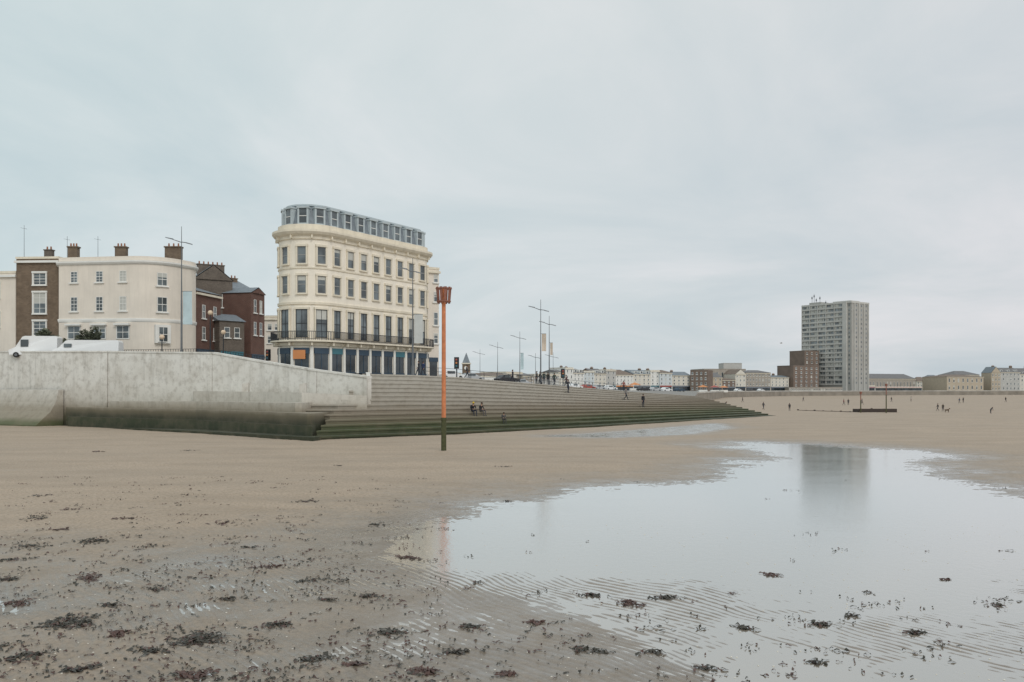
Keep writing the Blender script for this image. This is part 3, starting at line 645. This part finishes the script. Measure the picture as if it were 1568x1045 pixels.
# ------------------------------------------------------------------ street furniture
def lamp(px,d,ytop,zb,arm=1.6,banner=None,side=1,lean=.35,bw_=1.1,bz=(.27,.515)):
    x=gx(px,d); zt_=gz(ytop,d); b=B('street_lamp',(x,d,zb)); h=zt_-zb; s_=h/14
    b.cyl('column',LAMPM,(0,0,0),(0,0,h*.45),.12*max(s_,.7),.09*max(s_,.7)); b.cyl('column',LAMPM,(0,0,h*.45),(0,0,h),.08*max(s_,.7),.03)
    b.cyl('base',LAMPM,(0,0,0),(0,0,h*.08),.2,.17)
    za=h*.89
    b.cyl('arms',LAMPM,(0,0,za-.15),(-arm,0,za+arm*lean*.6),.05,.04,6); b.cyl('arms',LAMPM,(0,0,za-.1),(arm*.6,0,za-arm*lean*.5),.05,.04,6)
    zl=za+arm*lean*.6
    b.hexa('lamp_head',LAMPM,[(-arm-.8,-.14,zl+.18),(-arm+.1,-.14,zl-.06),(-arm+.1,.14,zl-.06),(-arm-.8,.14,zl+.18),(-arm-.8,-.1,zl+.25),(-arm+.1,-.1,zl+.08),(-arm+.1,.1,zl+.08),(-arm-.8,.1,zl+.25)])
    zr=za-arm*lean*.5
    b.hexa('lamp_head',LAMPM,[(arm*.6-.1,-.12,zr-.06),(arm*.6+.6,-.12,zr-.24),(arm*.6+.6,.12,zr-.24),(arm*.6-.1,.12,zr-.06),(arm*.6-.1,-.09,zr+.06),(arm*.6+.6,-.09,zr-.14),(arm*.6+.6,.09,zr-.14),(arm*.6-.1,.09,zr+.06)])
    if banner:
        b.cyl('banner_arm',LAMPM,(0,0,h*bz[1]+.03),(side*(bw_+.15),0,h*bz[1]+.03),.03,n=5)
        b.add('banner',banner,[(side*(.15+bw_*u),.06*math.sin(v*3+u*2),h*(bz[0]+(bz[1]-bz[0])*v)) for v in (0,.25,.5,.75,1) for u in (0,.5,1)],[(r_*3+c_,r_*3+c_+1,r_*3+c_+4,r_*3+c_+3) for r_ in range(4) for c_ in range(2)])
    b.done()
lamp(278,101,347,7.7,1.1,BLUEB)
lamp(632,93,395,5.9,.7,mat('grey_banner',(.55,.56,.54),.7,.1),bw_=.95)
lamp(828,118,459,4.8,.9,PEACH,bw_=.6,bz=(.4,.6)); lamp(841,135,484,4.6,.8,PEACH,bw_=.4,bz=(.45,.62))
lamp(796,170,508,4.9,1.1,BLUEB,bw_=.6,bz=(.3,.6)); lamp(762,200,524,5,1.2); lamp(735,225,535,5,1.2); lamp(847,215,540,4,1.3); lamp(820,190,541,4.5,.9)
def globe(px,d,ytop,zb):
    x=gx(px,d);h=gz(ytop,d)-zb; b=B('globe_lamp',(x,d,zb))
    b.cyl('column',IRON,(0,0,0),(0,0,h-.6),.09,.06); b.cyl('base',IRON,(0,0,0),(0,0,.7),.17,.13)
    b.ball('globe',mat('lamp_globe',(.75,.58,.42),.4,.05),(0,0,h-.35),.32); b.cyl('cap',IRON,(0,0,h-.1),(0,0,h+.05),.12,.02)
    b.cyl('crossbar',IRON,(-.5,0,h-1.0),(.5,0,h-1.0),.03,n=5); b.done()
globe(322,108,475,7.4); globe(342,112,505,7.3); globe(248,104,512,7.5)
def tlight(px,d,z):
    tl=B('traffic_light',(gx(px,d),d,z))
    tl.cyl('post',LAMPM,(0,0,0),(0,0,1.6),.06); tl.box('signal_head',IRON,-.2,.2,-.2,.2,1.4,2.6)
    for i,c_ in enumerate((RED,ORANGE,TEAL)): tl.cyl('lenses',c_,(0,-.2,2.38-.38*i),(0,-.27,2.38-.38*i),.12,.12,8)
    tl.box('backing_board',IRON,-.3,.3,.203,.24,1.3,2.7); tl.done()
tlight(699,103,5.5); tlight(862,130,land_z(862,130)); tlight(410,104,6.5)
def railing(name,pts,h=1.1,step=1.6,rails=(1,.55)):
    b=B(name)
    for (x0,y0,z0),(x1,y1,z1) in zip(pts[:-1],pts[1:]):
        L=math.dist((x0,y0),(x1,y1)); n=max(1,int(L/step))
        for i in range(n+1):
            f=i/n; b.cyl('posts',IRON,(x0+(x1-x0)*f,y0+(y1-y0)*f,z0+(z1-z0)*f),(x0+(x1-x0)*f,y0+(y1-y0)*f,z0+(z1-z0)*f+h),.028,n=5)
        for r_ in rails: b.cyl('rails',IRON,(x0,y0,z0+h*r_),(x1,y1,z1+h*r_),.025,n=5)
    b.done()
railing('iron_railing',[(*W(190,104),7.9),(*W(300,101),7.9),(*W(345,100),7.6),(*W(410,98),6.8)],1.2,.35,(1,.15))
railing('promenade_railing',[(x*1.02,y*1.02,z) for x,y,z in top[1:5]],1.0,2.5)
def vehicle(name,px,d,zb,L,h,wd,paint,rot=0,van=True):
    b=B(name,(gx(px,d),d,zb),rot)
    if van: pr=[(-L/2,.35),(L/2-.1,.35),(L/2,.9),(L/2-.7,1.25),(L/2-1.5,h-.1),(L/2-1.8,h),(-L/2+.15,h),(-L/2,h-.2)]
    else: pr=[(-L/2,.3),(L/2,.3),(L/2,.75),(L/2-1.1,.92),(L/2-1.9,h),(-L/2+1.1,h),(-L/2+.35,.95),(-L/2,.85)]
    n=len(pr); k=.16
    vs=[(x,-wd/2,z) if z<1.1 else (x,-wd/2+k,z) for x,z in pr]+[(x,wd/2,z) if z<1.1 else (x,wd/2-k,z) for x,z in pr]
    b.add('body',paint,vs,[tuple(range(n)),tuple(range(n,2*n))[::-1]]+[(i,i+n,(i+1)%n+n,(i+1)%n) for i in range(n)])
    for sgn in (-1,1):
        y0,y1=(-wd/2-.01,-wd/2+.22) if sgn<0 else (wd/2-.22,wd/2+.01)
        if van: b.box('windows',GL,L/2-2.2,L/2-1.35,y0+.04,y1-.04,1.3,h-.45)
        else: b.box('windows',GL,-L/2+1.1,L/2-1.85,y0+.0,y1,.95,h-.12)
        for xx in (-L/2+.8,L/2-.85):
            b.cyl('wheels',TYRE,(xx,sgn*(wd/2-.2),.33),(xx,sgn*(wd/2+.03),.33),.33,.33,14); b.cyl('hubs',LAMPM,(xx,sgn*(wd/2+.03),.33),(xx,sgn*(wd/2+.05),.33),.17,.17,10)
    if van: b.hexa('windscreen',GL,[(L/2-.68,-wd/2+.22,1.3),(L/2-.68,wd/2-.22,1.3),(L/2-.72,wd/2-.22,1.28),(L/2-.72,-wd/2+.22,1.28),(L/2-1.38,-wd/2+.3,h-.22),(L/2-1.38,wd/2-.3,h-.22),(L/2-1.5,wd/2-.3,h-.24),(L/2-1.5,-wd/2+.3,h-.24)])
    b.done()
BLK=mat('black_car_paint',(.03,.03,.035),.3,.05); SILV=mat('silver_car_paint',(.45,.46,.47),.35,.05)
vehicle('white_van',55,103,8.1,5.4,2.6,2.0,CARW,math.pi+.15); vehicle('white_van',135,102,8.0,7.5,2.15,2.0,CARW,math.pi+.12)
vehicle('parked_car',230,106,7.5,4.2,1.5,1.8,BLK,.1,False)
vehicle('parked_car',412,120,6.2,4.2,1.5,1.8,BLK,1.2,False)
for px,d_,c_ in ((690,135,CARW),(722,150,SILV),(776,150,BLK),(800,190,SILV),(880,230,CARW),(900,240,RED),(916,245,SILV),(934,250,CARW),(985,270,BLK),(1003,275,SILV),(1020,290,CARW),(1040,300,NAVY),(1130,420,CARW),(1150,430,BLK),(1165,430,CARW)):
    vehicle('parked_car',px,d_,land_z(px,d_),4.3,1.5,1.8,c_,.6,False)
for px,d_,c_ in ((1076,330,ORANGE),(1094,345,RED),(1108,372,ORANGE),(972,275,ORANGE)):
    b=B('fairground_stall',(gx(px,d_),d_,land_z(px,d_)-.1)); b.box('counter',WHITE,-1.6,1.6,-1.1,1.1,0,1.0)
    for sx in (-1.5,1.5):
        for sy in (-1.0,1.0): b.cyl('poles',LAMPM,(sx,sy,1.0),(sx,sy,2.1),.05,n=5)
    b.add('canopy',c_,[(-1.9,-1.4,2.1),(1.9,-1.4,2.1),(1.9,1.4,2.1),(-1.9,1.4,2.1),(0,0,2.9)],[(0,1,4),(1,2,4),(2,3,4),(3,0,4),(0,3,2,1)]); b.done()
# tide marker post
RUST=mat('rusted_orange_paint',(.64,.22,.09),.6,.25,3,streak=.35); RUSTD=mat('rusty_slats',(.27,.11,.075),.75,.3,4)
ALG=mat('algae_wood',(.07,.075,.03),.8,.4,4)
dm=CH*F/(693-HZ); mp=B('tide_marker_post',(gx(679.5,dm),dm,0))
zc0,zc1=gz(465,dm),gz(440,dm)
mp.cyl('lower_post',ALG,(0,0,-.5),(0,0,gz(642,dm)),.19,.175,14); mp.cyl('post',RUST,(0,0,gz(642,dm)),(0,0,zc0+.1),.155,.14,14)
mp.cyl('collar',ALG,(0,0,gz(642,dm)-.1),(0,0,gz(642,dm)+.1),.21,.21,14)
for i in range(10):
    a=2*math.pi*i/10; ca,sa=math.cos(a),math.sin(a); t2=(-sa,ca)
    def P(r_,u,z): return (ca*r_+t2[0]*u,sa*r_+t2[1]*u,z)
    mp.hexa('basket_slats',RUSTD,[P(.45,-.07,zc0),P(.45,.07,zc0),P(.41,.07,zc0),P(.41,-.07,zc0),P(.54,-.09,zc1),P(.54,.09,zc1),P(.50,.09,zc1),P(.50,-.09,zc1)])
for z,r_ in ((zc0+.1,.44),(zc1-.14,.51)):
    ring=[(Vector((math.cos(2*math.pi*i/24),math.sin(2*math.pi*i/24)))*(r_-.02),Vector((math.cos(2*math.pi*i/24),math.sin(2*math.pi*i/24)))) for i in range(24)]
    mp.sweep('basket_rings',RUSTD,ring,[(.05,z),(.08,z),(.08,z+.08),(.05,z+.08),(.05,z)])
    mp.box('basket_spokes',RUSTD,-r_,r_,-.03,.03,z,z+.06); mp.box('basket_spokes',RUSTD,-.03,.03,-r_,r_,z+.07,z+.13)
mp.cyl('post_top',RUST,(0,0,zc0+.103),(0,0,zc1-.05),.12,.10,12)
mp.done()
gr=B('timber_groyne'); WOOD=mat('wet_timber',(.06,.045,.038),.8,.3,3)
a=Vector(gp(1222,630));c=Vector(gp(1316,633.0));e=Vector(gp(1372,633.0))
for s0,s1,h in ((a,c,.3),(c,e,.8)):
    t_=(s1-s0).normalized();n_=Vector((t_.y,-t_.x)); L=(s1-s0).length; k=int(L/1.9)
    for i in range(k+1): gr.wbox('piles',WOOD,s0+t_*L*i/k,t_,n_,-.11,.11,-.14,.14,-.3,h+random.uniform(-.02,.1))
    for j in range(3 if h>.5 else 1): gr.wbox('planks',WOOD,s0,t_,n_,0,L,.143,.22,.0+j*.27,.25+j*.27)
gr.box('box_deck',WOOD,c.x,e.x,c.y+.2,c.y+3,-.3,.7)
gr.done()
for px,yt,dd in ((1318,604,148),(1357,592,146)):
    b=B('beach_marker_post',(gx(px,dd),dd,0)); h=gz(yt,dd)
    b.cyl('lower_post',ALG,(0,0,-.3),(0,0,h*.7),.10,.09); b.cyl('post',RUSTD,(0,0,h*.7),(0,0,h),.085,.075); b.cyl('topmark',RUSTD,(0,0,h),(0,0,h+.45),.16,.22,10); b.done()
# ------------------------------------------------------------------ foliage
LEAF=mat('foliage_dark',(.05,.06,.035),.7,.5,.8); LEAF2=mat('foliage_light',(.11,.12,.075),.7,.4,.8); BARK=mat('bark',(.10,.075,.055),.9,.2)
def shrub(name,x,y,z,r_,h,n,leaf,trunk=True):
    b=B(name,(x,y,z))
    if trunk:
        b.cyl('trunk',BARK,(0,0,0),(0,0,h*.5),.1,.06)
        for i in range(5):
            a=i*1.26; b.cyl('limbs',BARK,(0,0,h*.35),(math.cos(a)*r_*.6,math.sin(a)*r_*.6,h*.75),.05,.02,5)
    cl=[(random.gauss(0,r_*.45),random.gauss(0,r_*.45),h*.7+random.gauss(0,h*.15),random.uniform(.3,.5)*r_) for i in range(9)]
    for i in range(n):
        c_=random.choice(cl); v=Vector((random.gauss(0,1),random.gauss(0,1),random.gauss(0,1))).normalized()*c_[3]*random.uniform(.5,1.1)
        p=Vector(c_[:3])+v; u=Vector((random.gauss(0,1),random.gauss(0,1),random.gauss(0,.7))).normalized()*leaf; w_=u.orthogonal().normalized()*leaf*.4
        b.add('leaves',LEAF if v.z<.05*r_ or random.random()<.4 else LEAF2,[p-u,p+w_,p+u,p-w_],[(0,1,2,3)])  # light and shade put into leaf colour: undersides dark, tops mostly light
    b.done()
shrub('shrub',gx(78,108),108,8.3,1.6,3.6,1300,.22); shrub('shrub',gx(128,109),109,8.3,1.6,3.6,1300,.22); shrub('shrub',gx(48,108),108,8.2,.9,2.6,400,.2)
b=B('distant_treeline')
for i in range(70):
    px=random.choice([random.uniform(1396,1450),random.uniform(1500,1525),random.uniform(1545,1700),random.uniform(1330,1400)]); dd=random.uniform(600,640); h=random.uniform(5,10.5) if px>1395 else random.uniform(4,7); r_=random.uniform(2.5,5)
    x=gx(px,dd); b.cyl('trunks',BARK,(x,dd,1),(x,dd,h*.7),.4,.2,5)
    for j in range(110):
        v=Vector((random.gauss(0,1),random.gauss(0,1),random.gauss(0,1))).normalized()*r_*random.uniform(.4,1.05); v.z*=.7
        p=Vector((x,dd,h*.9))+v; u=Vector((random.gauss(0,1),random.gauss(0,1),random.gauss(0,1))).normalized()*.9; w_=u.orthogonal().normalized()*.6
        b.add('leaves',LEAF if v.z<0 else LEAF2,[p-u,p+w_,p+u,p-w_],[(0,1,2,3)])  # crown shading painted by leaf colour: lower half dark, upper half light
b.done()
# ------------------------------------------------------------------ people
SKIN=mat('skin',(.45,.27,.19),.6,.05)
def person(x,y,z,face=0,pose='stand',top_=(.03,.03,.04),leg=(.03,.035,.05),hair=(.04,.025,.015),sc=1.0,hat=None):
    J={};R_={}
    def j(n,p,r_): J[n]=Vector(p);R_[n]=r_
    j('pel',(0,0,.96),.135);j('wst',(0,0,1.12),.125);j('che',(0,0,1.33),.15);j('nk',(0,0,1.49),.055);j('hd',(0,-.02,1.60),.085);j('tp',(0,-.01,1.70),.075)
    for s_,q_ in ((-1,'l'),(1,'r')):
        j(q_+'sh',(s_*.19,0,1.42),.065);j(q_+'el',(s_*.25,.03,1.14),.047);j(q_+'wr',(s_*.24,-.08,.90),.03);j(q_+'pa',(s_*.235,-.11,.83),.028)
        j(q_+'hp',(s_*.10,0,.90),.095);j(q_+'kn',(s_*.11,-.01,.50),.06);j(q_+'an',(s_*.11,.02,.09),.04);j(q_+'to',(s_*.12,-.16,.04),.035)
    if pose=='walk':
        J['lkn']+=Vector((0,-.16,.03));J['lan']+=Vector((0,-.3,.01));J['lto']+=Vector((0,-.3,.04));J['rkn']+=Vector((0,.04,0));J['ran']+=Vector((0,.32,.08));J['rto']+=Vector((0,.30,0))
        for q_,f in (('l',1),('r',-1)):
            J[q_+'el']+=Vector((0,.1*f,0));J[q_+'wr']+=Vector((0,.2*f,.02));J[q_+'pa']+=Vector((0,.22*f,.03))
    if pose=='sit':
        dz=-.84
        for k_ in J: J[k_]=J[k_]+Vector((0,0,dz))
        for q_,s_ in (('l',-1),('r',1)):
            J[q_+'hp']=Vector((s_*.1,-.04,.10));J[q_+'kn']=Vector((s_*.14,-.46,.17));J[q_+'an']=Vector((s_*.12,-.52,-.30));J[q_+'to']=Vector((s_*.13,-.70,-.36))
            J[q_+'el']=Vector((s_*.25,-.10,.32));J[q_+'wr']=Vector((s_*.16,-.32,.28));J[q_+'pa']=Vector((s_*.13,-.38,.26))
        for n_,f in (('wst',.02),('che',-.05),('nk',-.10),('hd',-.15),('tp',-.15),('lsh',-.06),('rsh',-.06)): J[n_]+=Vector((0,f,-.02))
    if pose=='bend':
        for n_,v in (('wst',(0,-.1,-.02)),('che',(0,-.26,-.1)),('nk',(0,-.38,-.18)),('hd',(0,-.47,-.22)),('tp',(0,-.53,-.25)),('lsh',(0,-.3,-.12)),('rsh',(0,-.3,-.12)),('lel',(0,-.36,-.1)),('rel',(0,-.36,-.1)),('lwr',(0,-.36,-.12)),('rwr',(0,-.36,-.12)),('lpa',(0,-.36,-.12)),('rpa',(0,-.36,-.12))): J[n_]+=Vector(v)
    E_=[('pel','wst','t'),('wst','che','t'),('che','nk','s'),('nk','hd','s'),('hd','tp','h')]
    for q_ in 'lr':
        E_+=[('che',q_+'sh','t'),(q_+'sh',q_+'el','t'),(q_+'el',q_+'wr','t'),(q_+'wr',q_+'pa','s'),('pel',q_+'hp','l'),(q_+'hp',q_+'kn','l'),(q_+'kn',q_+'an','l'),(q_+'an',q_+'to','b')]
        dr=(J[q_+'pa']-J[q_+'wr']).normalized(); sd=Vector((0,1,0)).cross(dr) if abs(dr.y)<.8 else Vector((1,0,0)); sd.normalize(); fw=dr.cross(sd).normalized()
        for i,(o,L_) in enumerate(((-.028,.075),(-.010,.088),(.010,.083),(.028,.066))):
            j(q_+'f%d'%i,J[q_+'pa']+fw*o+dr*.035,.009);j(q_+'g%d'%i,J[q_+'pa']+fw*o*1.1+dr*(.035+L_)+sd*.02,.0075)
            E_+=[(q_+'pa',q_+'f%d'%i,'s'),(q_+'f%d'%i,q_+'g%d'%i,'s')]
        j(q_+'th',J[q_+'wr']-fw*.045+dr*.04,.010);j(q_+'ti',J[q_+'wr']-fw*.06+dr*.085,.009);E_+=[(q_+'wr',q_+'th','s'),(q_+'th',q_+'ti','s')]
    ks=list(J); me=bpy.data.meshes.new('body'); me.from_pydata([J[k_] for k_ in ks],[(ks.index(a_),ks.index(b_)) for a_,b_,_ in E_],[])
    o=bpy.data.objects.new('tmp',me); S.collection.objects.link(o)
    sk=o.modifiers.new('s','SKIN'); o.modifiers.new('u','SUBSURF').levels=1
    for k_,v in zip(ks,me.skin_vertices[0].data): v.radius=(R_[k_],R_[k_]*(.8 if k_ in('che','wst','pel') else 1)); v.use_root=(k_=='pel')
    dg=bpy.context.evaluated_depsgraph_get(); m2=bpy.data.meshes.new_from_object(o.evaluated_get(dg)); bpy.data.objects.remove(o)
    def cm(c_): return mat('cloth_%02d_%02d_%02d'%tuple(int(v*99) for v in c_),c_,.9,.2,5)
    MS=[cm(top_),cm(leg),SKIN,cm(hair),IRON]
    m2.materials.clear()
    for q_ in MS: m2.materials.append(q_)
    cat={'t':0,'l':1,'s':2,'h':3,'b':4}
    for f in m2.polygons:
        c_=f.center;best=1e9;bc='t'
        for a_,b_,k_ in E_:
            A=J[a_];D=J[b_]-A;tq=max(0,min(1,(c_-A).dot(D)/max(D.length_squared,1e-9)));dd=(c_-A-D*tq).length-(R_[a_]*(1-tq)+R_[b_]*tq)*.9
            if dd<best: best=dd;bc=k_
        if bc=='s' and c_.z>J['nk'].z+.05 and f.normal.y>.25 and (c_-J['hd']).length<.2: bc='h'
        f.material_index=cat[bc]; f.use_smooth=True
    e=bpy.data.objects.new('person',None); S.collection.objects.link(e); e.location=(x,y,z); e.rotation_euler=(0,0,face); e.scale=(sc,)*3
    bo=bpy.data.objects.new('body',m2); S.collection.objects.link(bo); bo.parent=e
    hb_=B('head_parts'); H0=J['hd']
    hb_.ball('nose',SKIN,(H0.x,H0.y-.095,H0.z),(.014,.02,.02),6,4)
    for s_ in (-1,1):
        hb_.ball('ears',SKIN,(H0.x+s_*.085,H0.y+.01,H0.z),(.012,.025,.035),6,4); hb_.ball('eyes',IRON,(H0.x+s_*.032,H0.y-.078,H0.z+.03),(.012,.01,.008),6,4)
    hb_.ball('mouth',RED,(H0.x,H0.y-.08,H0.z-.045),(.025,.008,.007),6,4)
    hb_.ball('hair',cm(hat or hair),(H0.x,H0.y+.02,H0.z+.055),(.098,.105,.095),10,6)
    hb_.done(); 
    for c_ in list(hb_.e.children): c_.parent=e
    bpy.data.objects.remove(hb_.e)
    return e
def on_step(px,j,back=.5):
    best=None
    for i in range(400):
        u=i/399; p=stair(u,j,back); q_=784+F*p[0]/p[1]
        if best is None or abs(q_-px)<best[0]: best=(abs(q_-px),p)
    return best[1]
p=on_step(724,4,.1); person(*p,face=.5,pose='sit',top_=(.02,.02,.025),hair=(.04,.02,.01),hat=(.65,.45,.05),sc=1.2)
p=on_step(735,4,.1); person(*p,face=.8,pose='sit',top_=(.03,.028,.03),leg=(.1,.09,.09),sc=1.15)
p=on_step(771,2,.1); person(*p,face=.3,pose='sit',top_=(.10,.10,.10),leg=(.06,.06,.06),sc=.95)
for px,jj,po,fc,c_ in ((870,10,'walk',.5,(.05,.05,.06)),(958,8,'walk',1.2,(.25,.23,.22)),(985,5,'stand',.6,(.02,.02,.025))):
    p=on_step(px,jj); person(*p,face=fc,pose=po,top_=c_,sc=1.08)
for px,dd,po,c_ in ((822,117,'stand',(.02,.02,.025)),(827,118,'walk',(.02,.02,.02)),(833,118,'stand',(.03,.05,.05)),(839,119,'stand',(.02,.02,.02)),(849,120,'walk',(.04,.06,.05)),(867,128,'walk',(.1,.03,.03)),(641,100,'walk',(.04,.04,.05)),(648,101,'walk',(.03,.05,.12)),(955,142,'walk',(.3,.1,.08)),(785,118,'walk',(.05,.05,.06)),(715,108,'walk',(.05,.04,.04))):
    person(gx(px,dd),dd,land_z(px,dd),face=random.uniform(-2,2),pose=po,top_=c_,sc=1.03)
for px,yy,po,c_,sc in ((1169,629,'walk',(.04,.04,.05),1),(1209,631,'stand',(.03,.03,.035),.95),(1292,622,'walk',(.2,.05,.05),1),(1299,622,'stand',(.04,.04,.05),1),(1320,621,'walk',(.1,.1,.12),1),(1436,631,'walk',(.03,.03,.04),.9),(1444,632,'walk',(.04,.035,.03),.9),(1517,635,'bend',(.03,.04,.05),.8),(1475,618,'stand',(.05,.05,.05),1),(1469,619,'walk',(.03,.05,.1),1),(1365,617,'walk',(.04,.04,.04),1),(1395,616,'stand',(.3,.3,.3),1),(1110,626,'bend',(.05,.05,.06),1),(1137,617,'walk',(.04,.04,.06),1),(1230,616,'walk',(.04,.04,.06),1),(1540,617,'walk',(.03,.03,.04),1)):
    x,y=gp(px,yy); z=float(height([x],[y])[0]); person(x,y,z,face=random.uniform(-2.5,2.5),pose=po,top_=c_,sc=sc*.9)
x,y=gp(1450,633); dg_=B('dog',(x,y,float(height([x],[y])[0]))); FUR=mat('dog_fur',(.12,.08,.05),.9,.3,8)
dg_.cyl('trunk',FUR,(-.3,0,.42),(.0,0,.43),.10,.12,10); dg_.cyl('trunk',FUR,(0,0,.43),(.3,0,.45),.12,.15,10); dg_.cyl('neck',FUR,(.28,0,.48),(.42,0,.64),.08,.06)
dg_.ball('head',FUR,(.46,0,.68),(.1,.07,.07)); dg_.cyl('muzzle',FUR,(.5,0,.67),(.62,0,.64),.045,.03); dg_.cyl('tail',FUR,(-.3,0,.47),(-.5,0,.62),.03,.012,6)
for sx in (-1,1):
    dg_.ball('ears',FUR,(.42,sx*.06,.73),(.03,.015,.05)); dg_.cyl('front_legs',FUR,(.25,sx*.08,.42),(.26,sx*.08,.2),.05,.03,6); dg_.cyl('front_legs',FUR,(.26,sx*.08,.2),(.25,sx*.08,0),.03,.028,6)
    dg_.cyl('hind_legs',FUR,(-.26,sx*.08,.42),(-.2,sx*.08,.24),.065,.04,6); dg_.cyl('hind_legs',FUR,(-.2,sx*.08,.24),(-.32,sx*.08,.14),.035,.025,6); dg_.cyl('hind_legs',FUR,(-.32,sx*.08,.14),(-.3,sx*.08,0),.025,.025,6)
dg_.done(smooth=('trunk','head'))
gu=B('seagull',(gx(1196,160),160,gz(526,160))); GW=mat('gull_white',(.7,.7,.7),.7,.05); GG=mat('gull_grey',(.3,.31,.33),.7,.05)
gu.ball('body',GW,(0,0,0),(.22,.08,.08)); gu.ball('head',GW,(.24,0,.04),.05); gu.cyl('beak',ORANGE,(.28,0,.04),(.35,0,.03),.015,.004,5)
for s_ in (-1,1):
    gu.add('wings',GG,[(.1,s_*.05,.03),(-.1,s_*.05,.03),(-.06,s_*.35,.16),(.1,s_*.35,.17),(-.12,s_*.7,.08)],[(0,1,2,3),(3,2,4)])
gu.add('tail',GW,[(-.2,-.03,0),(-.2,.03,0),(-.36,.07,0),(-.36,-.07,0)],[(0,1,2,3)]); gu.done()
# ------------------------------------------------------------------ light
sdir=Vector((-.42,.90,-.85)).normalized()  # direction of travel: from behind-right of the camera
SE=math.asin(-sdir.z); SR=math.atan2(-sdir.x,-sdir.y)
w=bpy.data.worlds.new('World'); S.world=w; w.use_nodes=True; t=w.node_tree; bg=t.nodes['Background']; bg.inputs[1].default_value=.1
sky=N(t,'ShaderNodeTexSky',sky_type='NISHITA'); sky.sun_disc=False; sky.sun_elevation=SE; sky.sun_rotation=SR; sky.dust_density=3
tc=N(t,'ShaderNodeTexCoord'); sp=N(t,'ShaderNodeSeparateXYZ'); t.links.new(tc.outputs['Generated'],sp.inputs[0])
M=lambda op,a,b_=None: mth(t,op,a,b_)
zc=M('ADD',M('ABSOLUTE',sp.outputs[2]),.22)
cb_=N(t,'ShaderNodeCombineXYZ'); t.links.new(M('DIVIDE',sp.outputs[0],zc),cb_.inputs[0]); t.links.new(M('DIVIDE',sp.outputs[1],zc),cb_.inputs[1])
n1=noise(t,1.0,7,.57,cb_.outputs[0],.6)
cl=ramp(t,n1,[(.30,(5.95,6.7,6.95)),(.5,(6.95,7.4,7.5)),(.66,(8.0,8.1,8.15))])
az=ramp(t,M('ADD',M('MULTIPLY',sp.outputs[0],.8),.5),[(.1,(.94,1.0,1.0)),(.5,(.985,1,1)),(.9,(1.01,.985,.995))])
cl=mixc(t,1.0,cl,az,'MULTIPLY')
el=ramp(t,M('ABSOLUTE',sp.outputs[2]),[(0,(.91,.93,.95)),(.14,(.95,.96,.975)),(.4,(1.0,1.0,1.0))])
cl=mixc(t,1.0,cl,el,'MULTIPLY')
t.links.new(mixc(t,.94,sky.outputs[0],cl),bg.inputs[0])
sl=bpy.data.lights.new('sun','SUN'); sl.energy=1.1; sl.angle=math.radians(25); sl.color=(1,.97,.93)
so=bpy.data.objects.new('sun',sl); S.collection.objects.link(so); so.rotation_euler=sdir.to_track_quat('-Z','Y').to_euler()
cam=bpy.data.cameras.new('camera'); cam.lens=36*F/1568; cam.shift_y=(HZ-522.5)/1568; cam.clip_end=6000
co_=bpy.data.objects.new('camera',cam); S.collection.objects.link(co_); co_.location=(0,0,CH); co_.rotation_euler=(math.pi/2,0,0); S.camera=co_
S.view_settings.view_transform='Standard'; S.view_settings.look='None'; S.view_settings.exposure=0
